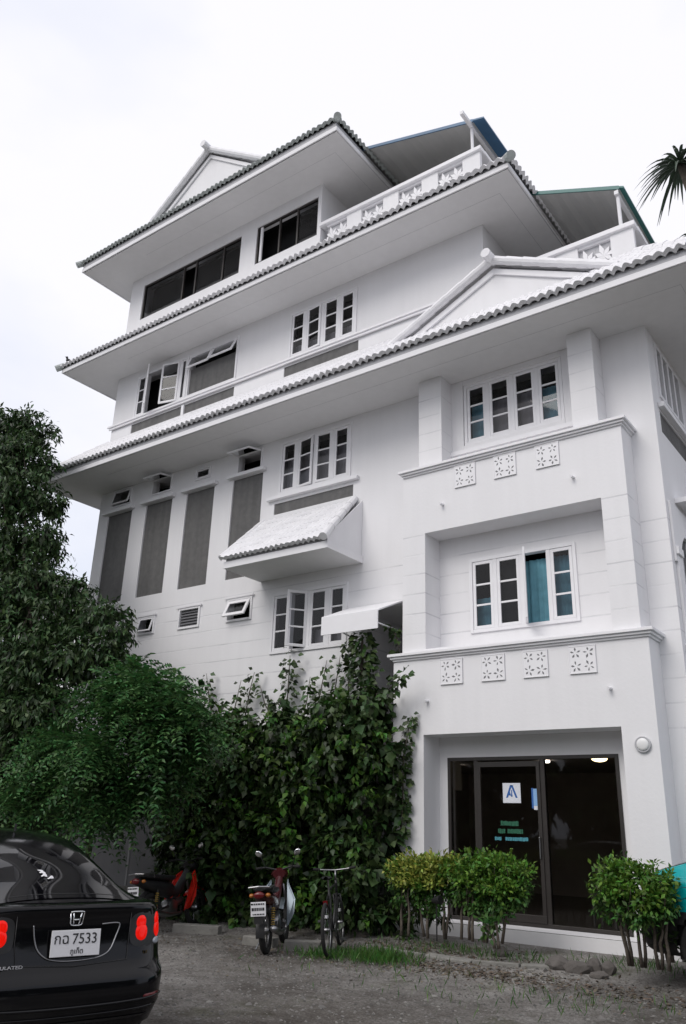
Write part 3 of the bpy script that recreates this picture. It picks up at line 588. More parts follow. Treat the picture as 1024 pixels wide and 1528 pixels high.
s2 = MB().box(-5.60, -5.528, ys, ys+.004, 2.0, 2.25).build('sticker_patch', 'stickc', D); MB().box(-5.598, -5.53, ys, ys+.004, 1.94, 1.998).build('sticker_patch', 'stickw', D); MB().box(-5.63, -5.602, ys+.001, ys+.005, 1.96, 2.26).build('sticker_patch', 'stickb', D)
for a, b, z, h, mm in ((-6.17, -5.87, 1.735, .075, 'stickg'), (-6.22, -6.09, 1.62, .075, 'stickg'), (-6.06, -5.80, 1.62, .075, 'stickg'), (-6.28, -6.17, 1.51, .055, 'stickt'), (-6.10, -5.72, 1.51, .06, 'stickt')):
    k = MB(); x = a
    while x < b-.01:
        wd = random.uniform(.022, .05); k.box(x, min(x+wd, b), ys, ys+.003, z-h/2*random.uniform(.75, 1), z+h/2*random.uniform(.75, 1)); x += wd+random.uniform(.001, .006)
    k.build('lettering', mm, D)
# ------------------------------------------------------------------ vehicles
def car(name, label, loc, ang, st, paint, width=1.0, skirt=None, L_=4.45):
    """st = greenhouse stations (x, ztop, half width top, zbase, half width base); local x forward from the rear bumper"""
    C0 = thing(name, label, 'car', loc)
    MT = Matrix.Translation(loc) @ Matrix.Rotation(ang, 4, 'Z')
    SL = [(.20,.14,.74),(.25,.06,.80),(.38,.0,.842),(.53,.0,.852),(.575,.015,.852),(.60,.055,.848),(.66,.085,.846),(.80,.115,.842),(.90,.125,.835),(.97,.12,.815),(1.002,.105,.79),(1.018,.12,.75)]
    SL = [(z, o, w_*width) for z, o, w_ in SL]; n_ = 6.0
    zs, os_, ws = [np.array(q) for q in zip(*SL)]
    def rear_x(y, z):
        o = np.interp(z, zs, os_); w_ = np.interp(z, zs, ws); hl = (L_-2*o)/2 if False else L_/2-o; u = min(abs(y)/w_, .999)
        return L_/2 - hl*(1-u**n_)**(1/n_)
    def drop(x, z):
        t = min(max((x-2.7)/1.7, 0), 1); return z if z < .5 else .5+(z-.5)*(1-.42*t*t*(3-2*t))
    N = 96; P = []
    def loop(z, o, w_):
        hl = L_/2-o; ln = []
        for k in range(N):
            t = 2*math.pi*k/N; c, s = math.cos(t), math.sin(t)
            x = L_/2-hl*math.copysign(abs(c)**(2/n_), c); y = w_*math.copysign(abs(s)**(2/n_), s); ln.append((x, y, drop(x, z)))
        return ln
    rows = [loop(z, o, w_) for z, o, w_ in SL]+[loop(1.024, .16, .70*width), loop(1.030, .5, .5*width), loop(1.032, 1.6, .2*width)]
    mb = MB(); vs = [p for r_ in rows for p in r_]; fs = []; fk = []
    wh = [(.86, .31), (3.50, .31)]
    for i in range(len(rows)-1):
        for k in range(N):
            q = (i*N+k, i*N+(k+1)%N, (i+1)*N+(k+1)%N, (i+1)*N+k)[::-1]; cx_ = sum(vs[j][0] for j in q)/4; cz = sum(vs[j][2] for j in q)/4; cy_ = sum(vs[j][1] for j in q)/4
            if abs(cy_) > .5*width and any((cx_-a)**2+(cz-b)**2 < .35**2 for a, b in wh): continue
            (fk if skirt and cz < skirt else fs).append(q)
    mb.add(vs, fs)
    if fk: MB().add(vs, fk).xf(MT).build('bumper', 'blackp', C0, smooth=True)
    K = np.array(st, float)
    def gh(s, t):                         # s in [0, len-1], t in [-1, 1]
        i = int(min(max(math.floor(s), 0), len(K)-2)); f = s-i; p0, p1, p2, p3 = K[max(i-1, 0)], K[i], K[i+1], K[min(i+2, len(K)-1)]
        v = .5*(2*p1+(p2-p0)*f+(2*p0-5*p1+4*p2-p3)*f*f+(3*p1-p0-3*p2+p3)*f**3)
        x, zt, wt, zb, wb = v; u = abs(t); sg = 1 if t >= 0 else -1
        if u < .6: q = u/.6; y, z = wt*q, zt-.045*q**2.4
        else: q = (u-.6)/.4; y = wt+(wb-wt)*q**1.15; z = zt-.045+(zb-zt+.045)*q
        return Vector((x, sg*y*width, z))
    ns = 48; nt_ = 40
    mb.grid([[gh((len(K)-1)*i/ns, -1+2*j/nt_) for j in range(nt_+1)] for i in range(ns+1)])
    mb.xf(MT).build('body', paint, C0, smooth=True)
    def gpatch(nm, s0, s1, t0, t1, m, off, inset=None, n1=14, n2=14):
        P = []
        for i in range(n1+1):
            ln = []
            for j in range(n2+1):
                a, b = i/n1, j/n2; s = s0+(s1-s0)*a; lo, hi = (t0, t1) if inset is None else (t0+(inset[0])*(1-a), t1+(inset[1])*(1-a))
                t = lo+(hi-lo)*b; e = .02; p = gh(s, t); du = gh(s+e, t)-gh(s-e, t); dv = gh(s, t+e)-gh(s, t-e); nn = du.cross(dv)
                if nn.length > 1e-9: nn.normalize()
                if nn.z < 0 and abs(t) < .55 or (abs(t) >= .55 and nn.y*t < 0): nn = -nn
                ln.append(p+nn*off)
            P.append(ln)
        q = MB().grid(P); return q.xf(MT).build(nm, m, C0, smooth=True)
    k0 = len(K)-1
    rw = gpatch('rear_window', .32, 2.35, -.50, .50, 'cglass', .006, inset=(-.02, .02))
    gpatch('windscreen', k0-2.2, k0-.25, -.5, .5, 'cglass', .006)
    for sg in (-1, 1):
        gpatch('side_window', 2.3, k0-2.9, sg*.66, sg*.93, 'cglass', .006, inset=(0, 0)); gpatch('side_window', k0-2.8, k0-1.2, sg*.68, sg*.93, 'cglass', .006)
    def rpatch(nm, m, cy, cz, hw, hh, off, p=2.4, parent=C0, n1=14, shear=0.):
        P = []
        for i in range(5):
            r = (i+.001)/4; ln = []
            for j in range(n1*2+1):
                a = 2*math.pi*j/(n1*2); c, s = math.cos(a), math.sin(a); z = cz+hh*r*math.copysign(abs(s)**(2/p), s); y = cy+hw*r*math.copysign(abs(c)**(2/p), c)+shear*(z-cz)
                ln.append((rear_x(y, z)-off*(1.25-.25*r*r if r < .9 else .2), y, z))
            P.append(ln)
        return MB().grid(P).xf(MT).build(nm, m, parent, smooth=True)
    for sg in (-1, 1):
        hs = rpatch('tail_light', 'blackp', sg*.59, .845, .165*width, .115, .004, p=4)
        lm = 'red' if not skirt else 'redd'
        for ly in (.512, .676):
            dz = .012 if ly > .6 else 0; kw = .82 if ly > .6 else 1
            ls = rpatch('lens', lm, sg*ly*width, .828+dz, .055*kw, .058, .012, p=2.2, parent=hs); rpatch('lens', lm, sg*(ly-.006)*width, .892+dz, .046*kw, .048, .0105, p=2.2, parent=hs)
        rpatch('clear_lens', 'clear', sg*.672*width, .762, .05, .022, .010, parent=hs)
        rpatch('reflector', 'redd', sg*.62, .42, .09, .018, .006, p=4) if not skirt else None
    for x in (.86, 3.5):
        for sg in (-1, 1):
            y = sg*.745*width
            t = MB().lathe((x, y-.09*sg, .31), (0, sg, 0), [(.19, 0), (.29, .0), (.312, .03), (.312, .15), (.29, .18), (.19, .175)], 28).xf(MT).build('wheel', 'rubber', C0, smooth=False)
            r_ = MB().lathe((x, y+.07*sg, .31), (0, sg, 0), [(.04, .0), (.04, .02), (.06, .02), (.19, .005), (.19, 0)], 24)
            for k in range(5):
                a = 2*math.pi*k/5; r_.prism([(x+math.cos(a-.12)*.05, y+.09*sg, .31+math.sin(a-.12)*.05), (x+math.cos(a+.12)*.05, y+.09*sg, .31+math.sin(a+.12)*.05), (x+math.cos(a+.16)*.2, y+.09*sg, .31+math.sin(a+.16)*.2), (x+math.cos(a-.16)*.2, y+.09*sg, .31+math.sin(a-.16)*.2)], (0, .012*sg, 0))
            r_.xf(MT).build('rim', 'steel', t)
    u = MB().box(.5, L_-.5, -.7*width, .7*width, .17, .55).xf(MT).build('underbody', 'blackp', C0)
    for sg in (-1, 1): MB().blob((2.95, sg*.93*width, 1.0), (.09, .10, .07), 12).xf(MT).build('wing_mirror', paint, C0, smooth=True)
    for sg in (-1, 1): MB().blob((L_-.17, sg*.58*width, .60), (.16, .20, .085), 14).xf(MT).build('headlight', 'clear', C0, smooth=True)
    return C0, MT, rear_x, gpatch, gh
th = math.atan2(.263, -.965)
ST = [(.28,1.02,.60,1.00,.72),(.62,1.135,.53,1.0,.74),(1.05,1.30,.475,.99,.74),(1.5,1.43,.45,.98,.74),(1.95,1.49,.45,.97,.74),(2.45,1.485,.46,.96,.75),(2.95,1.36,.50,.93,.76),(3.7,.93,.62,.88,.77)]
KC, KM, rx, gp, gh_ = car('parked_car', 'black sedan with white number plate and round red tail lights, parked at the left', (-5.243, 4.096, 0), th, ST, 'black', width=1.02)
rgt = KM.to_3x3() @ Vector((0, -1, 0)); upv = Vector((0, 0, 1)); bkd = KM.to_3x3() @ Vector((-1, 0, 0))
def lp(x, y, z): return KM @ Vector((x, y, z))
# number plate
pm = MB().box(-.006, .006, -.178, .178, -.083, .083); tl = Matrix.Translation((.078, 0, .785)) @ Matrix.Rotation(R(6), 4, 'Y')
PL = pm.xf(KM @ tl).build('number_plate', 'plate', KC, bevel=.003)
tm = (KM @ tl).to_3x3(); pr, pu = tm @ Vector((0, -1, 0)), tm @ Vector((0, 0, 1)); po = lambda y, z: (KM @ tl) @ Vector((-.007, -y, z))
text('\u0e01\u0e09', .094, 'ink', PL, po(-.105, .026), pr, pu, width=.10); text('7533', .094, 'ink', PL, po(.062, .024), pr, pu, width=.175); text('\u0e20\u0e39\u0e40\u0e01\u0e47\u0e15', .045, 'ink', PL, po(.01, -.052), pr, pu)
# chrome emblem: an H in a rounded frame
e = MB(); q = lambda y, z: lp(rx(y, .935+z)-.012, -y, .935+z)
ring = [(-.050, .036), (-.046, .044), (-.03, .047), (.03, .047), (.046, .044), (.050, .036), (.044, -.030), (.036, -.040), (.02, -.043), (-.02, -.043), (-.036, -.040), (-.044, -.030), (-.050, .036)]
e.tube([q(a, b) for a, b in ring], .0045, 8)
for s in (-1, 1): e.tube([q(s*.030, .038), q(s*.024, .0), q(s*.019, -.036)], .0058, 8)
e.tube([q(-.023, -.006), q(.023, -.006)], .0055, 8)
e.build('emblem', 'chrome', KC, smooth=True)
# plate recess trim, boot lid lines, bumper lines
def rline(nm, pts, r, m): return MB().tube([lp(rx(y, z)-.004, y, z) for y, z in pts], r, 6).build(nm, m, KC, smooth=True)
def smooth_pts(p, n=6):
    p = np.array(p, float); o = []
    for i in range(len(p)-1):
        p0, p1, p2, p3 = p[max(i-1, 0)], p[i], p[i+1], p[min(i+2, len(p)-1)]
        for f in np.linspace(0, 1, n, endpoint=False): o.append(tuple(.5*(2*p1+(p2-p0)*f+(2*p0-5*p1+4*p2-p3)*f*f+(3*p1-p0-3*p2+p3)*f**3)))
    return o+[tuple(p[-1])]
rline('plate_surround', smooth_pts([(.30, .90), (.285, .82), (.255, .745), (.19, .695), (.10, .676), (0, .672), (-.10, .676), (-.20, .69), (-.27, .73), (-.315, .82), (-.335, .885), (-.30, .898), (-.2, .893)]), .0055, 'steel')
rline('boot_lid_line', [(.42, .96), (.415, .8), (.40, .66), (0, .64), (-.40, .66), (-.415, .8), (-.42, .96)], .003, 'blackp')
rline('bumper_line', [(y, .40+.02*(y/.7)**2) for y in np.linspace(-.72, .72, 25)], .010, 'black'); rline('bumper_line', [(y, .345+.02*(y/.7)**2) for y in np.linspace(-.66, .66, 25)], .008, 'black')
MB().grid([[lp(rx(y, z)-.006, y, z) for y in np.linspace(-.6, .6, 25)] for z in (.22, .31)]).build('bumper_grille', 'blackp', KC)
text('MULATED', .028, 'trimg', KC, lp(rx(.42, .655)-.008, .44, .655), rgt, upv, name='badge', width=.18, ext=.003)
text('1.8', .030, mat('gold badge', (.16, .12, .05), .3, metal=1.), KC, lp(rx(-.56, .70)-.008, -.555, .695), rgt, upv, name='badge', ext=.003)
# wavy white patches lying on the rear window
k = MB()
for i in range(4):
    s = 1.36-.085*i+random.uniform(-.02, .02); t = .10-.022*i+random.uniform(-.02, .02); w_ = random.uniform(.02, .045); P = []
    for a in (0, .03, .07): P.append([gh_(s+a+.03*math.sin(b*60+i), t+b)+Vector((-.006, 0, .012+.004*math.sin(b*90+a*40))) for b in np.linspace(-w_, w_*.9, 7)])
    k.grid(P)
k.xf(KM).build('sticker_patch', 'plate', KC)
gp('heater_line', .5, .52, -.42, .42, 'blackp', .0075)
MB().box(-.02, .02, -.004, .004, 0, .06).xf(KM @ Matrix.Translation((1.75, 0, 1.48))).build('aerial', 'blackp', KC)
STH = [(.10,1.02,.64,1.0,.74),(.40,1.13,.60,1.0,.745),(.85,1.25,.56,1.0,.75),(1.3,1.31,.55,.98,.755),(1.9,1.33,.55,.97,.76),(2.5,1.30,.555,.95,.765),(2.95,1.17,.60,.92,.77),(3.3,.98,.64,.88,.77)]
TC = car('parked_car', 'teal hatchback half hidden behind the right hand shrub', (-3.50, 11.20, .17), R(-4), STH, 'teal', width=.84, skirt=.70, L_=3.9)[0]

def motorbike(label, loc, ang, colb, shield, lean, plate=True, tail='redd'):
    T = thing('motorbike', label, 'motorbike', loc, 'motorbikes parked in front of the vine'); MT = Matrix.Translation(loc) @ Matrix.Rotation(ang, 4, 'Z') @ Matrix.Rotation(R(lean), 4, 'X')
    def bd(mb, nm, m, par=T, **k): return mb.xf(MT).build(nm, m, par, **k)
    for x, r_ in ((0, .285), (1.22, .285)):
        w_ = bd(MB().torus((x, 0, r_), (0, 1, 0), r_-.042, .042, 32, 10), 'wheel', 'rubber', smooth=True)
        bd(MB().torus((x, 0, r_), (0, 1, 0), r_-.082, .014, 28, 8), 'rim', 'steel', w_, smooth=True)
        s = MB().lathe((x, -.05, r_), (0, 1, 0), [(.03, 0), (.05, .02), (.05, .08), (.03, .10)], 14)
        for k in range(14):
            a = 2*math.pi*k/14; s.tube([(x+.04*math.cos(a+.5), (-1)**k*.03, r_+.04*math.sin(a+.5)), (x+(r_-.085)*math.cos(a), 0, r_+(r_-.085)*math.sin(a))], .0022, 5)
        bd(s, 'spokes', 'steel', w_)
    f = MB(); f.tube([(1.03, 0, .82), (.80, 0, .55), (.55, 0, .42), (.30, 0, .55), (-.05, 0, .72)], .03, 8); f.tube([(0, .07, .285), (.45, .07, .36)], .018); f.tube([(0, -.07, .285), (.45, -.07, .36)], .018); bd(f, 'frame', 'blackp', smooth=True)
    for s in (-1, 1):
        bd(MB().tube([(1.22, s*.065, .285), (1.10, s*.065, .62), (1.03, s*.05, .80)], .02, 8), 'fork', 'steel', smooth=True)
        sp = MB(); sp.tube([(0, s*.10, .30), (.07, s*.10, .60)], .014); bd(sp, 'shock_absorber', 'blackp')
        h = MB()
        for k in range(9): h.torus((0+.07*(k+1)/11, s*.10, .30+.3*(k+1)/11), (.23, 0, 1), .023, .006, 12, 6)
        bd(h, 'spring', 'yellow')
    bd(MB().lathe((.50, -.10, .33), (0, 1, 0), [(.05, 0), (.11, .01), (.12, .06), (.12, .14), (.11, .19), (.05, .20)], 18).tube([(.55, 0, .36), (.82, 0, .42)], .06, 12), 'engine', 'steel')
    bd(MB().tube([(.74, -.05, .33), (.66, -.13, .24), (.30, -.15, .23), (.02, -.16, .27), (-.30, -.165, .33)], [.018, .02, .03, .045, .04], 12), 'exhaust', 'steel', smooth=True)
    # seat and tail lofted along x
    def loft(rows, n=12):
        P = []
        for x, zc, hw, hh in rows: P.append([(x, hw*math.cos(2*math.pi*k/n), zc+hh*math.sin(2*math.pi*k/n)) for k in range(n+1)])
        m_ = MB().grid(P); m_.add(P[0][:n], [tuple(range(n))]); m_.add(P[-1][:n], [tuple(range(n-1, -1, -1))]); return m_
    bd(loft([(-.30, .80, .06, .02), (-.22, .80, .11, .035), (.05, .785, .13, .045), (.30, .755, .125, .05), (.52, .755, .10, .045), (.62, .77, .05, .02)]), 'seat', 'blackp', smooth=True)
    bd(loft([(-.36, .76, .04, .02), (-.28, .715, .085, .05), (.0, .66, .115, .09), (.30, .60, .12, .12), (.52, .58, .09, .11), (.60, .57, .03, .03)]), 'tail_fairing', colb, smooth=True)
    bd(loft([(.56, .55, .05, .05), (.70, .56, .06, .10), (.86, .70, .06, .10), (.98, .84, .06, .07)]), 'centre_fairing', colb, smooth=True)
    for s in (-1, 1):                     # leg shields flare outwards beside the engine
        pts = [(1.02, .86), (1.06, .66), (.98, .46), (.84, .30), (.66, .27), (.70, .42), (.82, .60), (.90, .80)]
        o = MB(); a = [(x, s*(.10+.20*(1-abs(z-.55)/.35)*(1.12-x)/.4+.03), z) for x, z in pts]; b = [(x+.01, y-s*.022, z) for x, y, z in a]; n = len(a)
        o.add(a+b, [tuple(range(n)), tuple(range(2*n-1, n-1, -1))]+[(i, n+i, n+(i+1)%n, (i+1)%n) for i in range(n)]); bd(o, 'leg_shield', shield, smooth=False, bevel=.006)
    bd(loft([(.98, .93, .09, .06), (1.05, .93, .13, .09), (1.14, .92, .10, .08), (1.19, .91, .03, .03)]), 'headlight_cowl', colb, smooth=True)
    bd(MB().blob((1.17, 0, .92), (.035, .07, .055), 12), 'headlight', 'clear', smooth=True)
    arc = lambda x0, r_, a0, a1, hw: MB().grid([[(x0+r_*math.cos(a), y, .285+r_*math.sin(a)-abs(y)*.25) for y in np.linspace(-hw, hw, 5)] for a in np.linspace(a0, a1, 14)])
    bd(arc(1.22, .325, .2, 2.5, .06), 'mudguard', shield, smooth=True); bd(arc(0, .325, .9, 3.3, .06), 'mudguard', 'blackp', smooth=True)
    hb = MB().tube([(.93, -.33, 1.02), (1.0, -.20, 1.03), (1.03, 0, .98), (1.0, .20, 1.03), (.93, .33, 1.02)], .013, 8); H_ = bd(hb, 'handlebar', 'blackp', smooth=True)
    for s in (-1, 1):
        bd(MB().tube([(.93, s*.33, 1.02), (.96, s*.24, 1.025)], .02, 10), 'grip', 'rubber', H_, smooth=True)
        bd(MB().tube([(.98, s*.20, 1.03), (.96, s*.25, 1.16), (.955, s*.27, 1.18)], .006, 6), 'mirror_stalk', 'blackp', H_)
        bd(MB().blob((.95, s*.29, 1.22), (.012, .058, .04), 14).xf(Matrix.Translation((.95, s*.29, 1.22)) @ Matrix.Rotation(R(-14), 4, 'Y') @ Matrix.Rotation(R(s*30), 4, 'X') @ Matrix.Translation((-.95, -s*.29, -1.22))), 'mirror', 'chrome', H_, smooth=True)
        bd(MB().blob((-.30, s*.11, .73), (.035, .035, .028), 10), 'indicator', mat('amber lens', (.35, .12, .02), .2) if 'amber lens' not in bpy.data.materials else bpy.data.materials['amber lens'], smooth=True)
    bd(MB().blob((-.36, 0, .735), (.03, .075, .045), 14), 'tail_light', tail, smooth=True)
    bd(MB().box(-.40, -.38, -.06, .06, .40, .66).xf(Matrix.Identity(4)), 'plate_bracket', 'blackp')
    p = bd(MB().box(-.412, -.402, -.10, .10, .49, .66), 'number_plate', 'plate', bevel=.003)
    k = MB()
    for z, h in ((.635, .018), (.575, .035), (.515, .014)):
        y = -.08
        while y < .075:
            d = random.uniform(.012, .03); k.box(-.416, -.4125, y, y+d, z-h/2, z+h/2); y += d+.008
    bd(k, 'lettering', 'ink', p)
    bd(MB().tube([(.45, .10, .25), (.38, .24, .0)], .011), 'side_stand', 'steel')
    bd(MB().tube([(-.34, .14, .83), (-.1, .15, .84), (-.05, .12, .78)], .012).tube([(-.34, -.14, .83), (-.1, -.15, .84), (-.05, -.12, .78)], .012).tube([(-.34, -.14, .83), (-.37, 0, .84), (-.34, .14, .83)], .012), 'grab_rail', 'steel')
    return T
motorbike('maroon motorbike with silver leg shields and white plate, seen from behind beside the bicycle', (-7.99, 9.256, 0), R(119), 'maroon', 'silver', -5)
motorbike('black motorbike with bright red leg shields, half hidden behind the black sedan', (-10.62, 9.55, 0), R(101), 'blackp', 'redp', -6)

def bicycle(label, loc, ang, lean):
    T = thing('bicycle', label, 'bicycle', loc); MT = Matrix.Translation(loc) @ Matrix.Rotation(ang, 4, 'Z') @ Matrix.Rotation(R(lean), 4, 'X')
    def bd(mb, nm, m, par=T, **k): return mb.xf(MT).build(nm, m, par, **k)
    for x in (0, 1.05):
        w_ = bd(MB().torus((x, 0, .33), (0, 1, 0), .305, .025, 36, 8), 'wheel', 'rubber', smooth=True); bd(MB().torus((x, 0, .33), (0, 1, 0), .275, .010, 32, 6), 'rim', 'steel', w_, smooth=True)
        s = MB().lathe((x, -.04, .33), (0, 1, 0), [(.02, 0), (.025, .04), (.02, .08)], 10)
        for k in range(20): a = 2*math.pi*k/20; s.tube([(x+.02*math.cos(a+.8), (-1)**k*.03, .33+.02*math.sin(a+.8)), (x+.27*math.cos(a), 0, .33+.27*math.sin(a))], .0016, 4)
        bd(s, 'spokes', 'steel', w_); bd(MB().box(x-.05, x+.05, -.02, .02, .47, .50), 'reflector', 'plate', w_)
    f = MB(); A, B, C_, D_, E_ = (.44, 0, .29), (.28, 0, .80), (.88, 0, .84), (.90, 0, .72), (0, 0, .33)
    f.tube([A, B], .016); f.tube([B, C_], .016); f.tube([A, D_], .019); f.tube([(.87, 0, .90), D_], .019)
    for s in (-1, 1): f.tube([(0, s*.06, .33), (.44, s*.03, .29)], .010); f.tube([(0, s*.06, .33), (.30, s*.02, .74)], .009)
    bd(f, 'frame', 'blackp', smooth=True)
    k = MB()
    for s in (-1, 1): k.tube([(.905, s*.05, .70), (.98, s*.05, .50), (1.05, s*.05, .33)], .014)
    k.tube([(.905, -.05, .70), (.905, .05, .70)], .014); bd(k, 'fork', 'blackp', smooth=True)
    hb = bd(MB().tube([(.85, 0, .90), (.88, 0, 1.02)], .014).tube([(.80, -.30, 1.05), (.86, -.16, 1.03), (.88, 0, 1.02), (.86, .16, 1.03), (.80, .30, 1.05)], .012), 'handlebar', 'steel', smooth=True)
    for s in (-1, 1): bd(MB().tube([(.79, s*.31, 1.05), (.83, s*.22, 1.04)], .018), 'grip', 'rubber', hb)
    bd(MB().tube([(.28, 0, .80), (.25, 0, .92)], .013), 'seat_post', 'steel')
    sd_ = MB(); P = []
    for x, hw, z in ((.10, .03, .945), (.13, .075, .95), (.20, .07, .945), (.28, .035, .94), (.38, .018, .935)): P.append([(x, hw*math.cos(2*math.pi*k_/10), z+.025*math.sin(2*math.pi*k_/10)) for k_ in range(11)])
    bd(sd_.grid(P), 'saddle', 'blackp', smooth=True)
    c = MB().lathe((.44, -.05, .29), (0, 1, 0), [(.085, 0), (.085, .006)], 20).tube([(.44, -.07, .29), (.55, -.08, .17)], .009).tube([(.44, .07, .29), (.33, .08, .41)], .009); c.box(.51, .60, -.17, -.08, .155, .18); c.box(.28, .37, .08, .17, .40, .425); bd(c, 'crank', 'steel')
    bd(MB().tube([(.30, .06, .33), (.36, .22, .0)], .009), 'kickstand', 'steel'); bd(MB().box(-.03, -.01, -.03, .03, .62, .68), 'rear_reflector', 'redd')
    return T
bicycle('black mountain bicycle with silver handlebar standing on grass beside the maroon motorbike', (-7.27, 9.66, 0), R(117), -5)
# ------------------------------------------------------------------ plants
def unit(a): return a/np.maximum(np.linalg.norm(a, axis=-1, keepdims=True), 1e-9)
def leaf_obj(name, m, parent, P, D, N_, Ln, wr=.4, fold=.12, curl=.15):
    """one mesh of folded five-point leaves: bases P, directions D, upper sides N_, lengths Ln"""
    D = unit(D); S_ = unit(np.cross(D, N_)); N_ = unit(np.cross(S_, D)); n = len(P); Ln = np.asarray(Ln).reshape(-1, 1); W = Ln*wr/2
    mid = P+D*Ln*.48; V = np.empty((n, 5, 3)); V[:, 0] = P; V[:, 1] = mid-S_*W+N_*W*fold*2; V[:, 2] = P+D*Ln-N_*Ln*curl; V[:, 3] = mid+S_*W+N_*W*fold*2; V[:, 4] = mid
    F = np.array([(0, 3, 4), (3, 2, 4), (2, 1, 4), (1, 0, 4)]); I = (np.arange(n)[:, None, None]*5+F[None]).reshape(-1, 3)
    off = Vector((0, 0, 0)); p = parent
    while p is not None: off += p.location; p = p.parent
    V = V.reshape(-1, 3)-np.array(off)
    me = bpy.data.meshes.new(name); me.vertices.add(len(V)); me.vertices.foreach_set('co', V.ravel().astype(np.float32))
    me.loops.add(I.size); me.loops.foreach_set('vertex_index', I.ravel().astype(np.int32)); me.polygons.add(len(I)); me.polygons.foreach_set('loop_start', np.arange(0, I.size, 3, dtype=np.int32)); me.polygons.foreach_set('loop_total', np.full(len(I), 3, dtype=np.int32)); me.update(calc_edges=True)
    me.materials.append(M[m] if isinstance(m, str) else m); o = bpy.data.objects.new(name, me); COL.objects.link(o); o.parent = parent; return o
def clumps(cl, dens, flat=.75, droop=.5, inner=.35, length=(.09, .16), out=1.08, pw=.55):
    """leaf bases and directions on ragged clump shells; cl = [(centre, radius)]"""
    P, D, N_, L_ = [], [], [], []
    for c, r in cl:
        n = int(dens*r*r)
        if n < 1: continue
        ns = max(3, int(n/14))                                          # twigs
        tw = unit(rng.normal(size=(ns, 3))); tr = r*(inner+(out-inner)*rng.random(ns)**pw)
        k = rng.integers(0, ns, n); b = tw[k]*tr[k][:, None]; b = b*np.array([1, 1, flat]); a = unit(tw[k]+np.array([0, 0, -droop])+rng.normal(size=(n, 3))*.15)
        s = rng.random((n, 1)); p = np.array(c)+b+a*(s-.5)*r*.75+rng.normal(size=(n, 3))*.035
        d = unit(a*.6+rng.normal(size=(n, 3))*.55+np.array([0, 0, -droop*.6])); P.append(p); D.append(d); N_.append(unit(np.array([0, 0, 1.])+rng.normal(size=(n, 3))*.45+tw[k]*.5)); L_.append(rng.uniform(*length, n))
    return np.concatenate(P), np.concatenate(D), np.concatenate(N_), np.concatenate(L_)
def fronds(cl, dens, droop=.35, flen=(.28, .5), leaf=.075, pairs=9, flat=.6):
    """pinnate fronds: leaflets in two rows along a drooping stalk"""
    P, D, N_, L_ = [], [], [], []
    for c, r in cl:
        n = int(dens*r*r)
        if n < 1: continue
        o = unit(rng.normal(size=(n, 3))+np.array([0, 0, .25])); st = np.array(c)+o*r*np.array([1, 1, flat])*(rng.random((n, 1))**.5)*.85
        d = unit(o*np.array([1, 1, .4])+rng.normal(size=(n, 3))*.35+np.array([0, 0, -.1])); fl = rng.uniform(*flen, (n, 1)); up = np.array([0, 0, 1.])+rng.normal(size=(n, 3))*.3
        sd_ = unit(np.cross(d, up)); nn = np.cross(sd_, d)
        for i in range(pairs):
            t = (i+1)/pairs; p = st+d*fl*t+np.array([0, 0, -1.])*droop*fl*t*t
            for s in (-1, 1):
                P.append(p); D.append(unit(sd_*s+d*.45+np.array([0, 0, -.15])+rng.normal(size=(n, 3))*.12)); N_.append(nn+rng.normal(size=(n, 3))*.15); L_.append(np.full(n, leaf)*(1-.45*abs(t-.45))*rng.uniform(.8, 1.2, n))
    return np.concatenate(P), np.concatenate(D), np.concatenate(N_), np.concatenate(L_)
def px(lst, sc=1.0):                      # (px, py, depth Y, radius px) -> centre and radius in metres
    o = []
    for x, y, Y, r in lst:
        c = at(x, y, Y); dist = (c-Vector((0, 0, EYE))).dot(_f); o.append((np.array(c), r*sc*dist/FPX))
    return o
def limb(a, b, r0, r1, sag=.1, n=6):
    a, b = Vector(a), Vector(b); pts = []
    for i in range(n+1):
        t = i/n; p = a.lerp(b, t); p += Vector((random.uniform(-1, 1), random.uniform(-1, 1), 0))*.05*(b-a).length*math.sin(math.pi*t)*.6+Vector((0, 0, sag*math.sin(math.pi*t))); pts.append(p)
    return pts, [r0+(r1-r0)*i/n for i in range(n+1)]
def tree(name, label, cat, base, top, r0, cl, leafer, m, parts_crown='crown', bark='bark', branch=8, group=None):
    T = thing(name, label, cat, tuple(base), group); mb = MB(); p, r = limb(base, top, r0, r0*.45, 0, 8); mb.tube(p, r, 10)
    big = sorted(cl, key=lambda q: -q[1])[:branch]
    for c, rr in big:
        i = random.randint(3, 8); q, s = limb(p[i], Vector(c)-Vector((0, 0, rr*.2)), r[i]*.55, .012, .15); mb.tube(q, s, 7)
        for _ in range(3):
            j = random.randint(2, 5); e = Vector(c)+Vector((random.uniform(-1, 1), random.uniform(-1, 1), random.uniform(-.6, .8)))*rr*.8; q2, s2 = limb(q[j], e, s[j]*.6, .006, .05, 4); mb.tube(q2, s2, 5)
    mb.build('trunk', bark, T, smooth=True)
    a = leafer(cl); leaf_obj(parts_crown, m, T, *a, **({'wr': .36} if name != 'fine_leaved_tree' else {'wr': .42})); return T
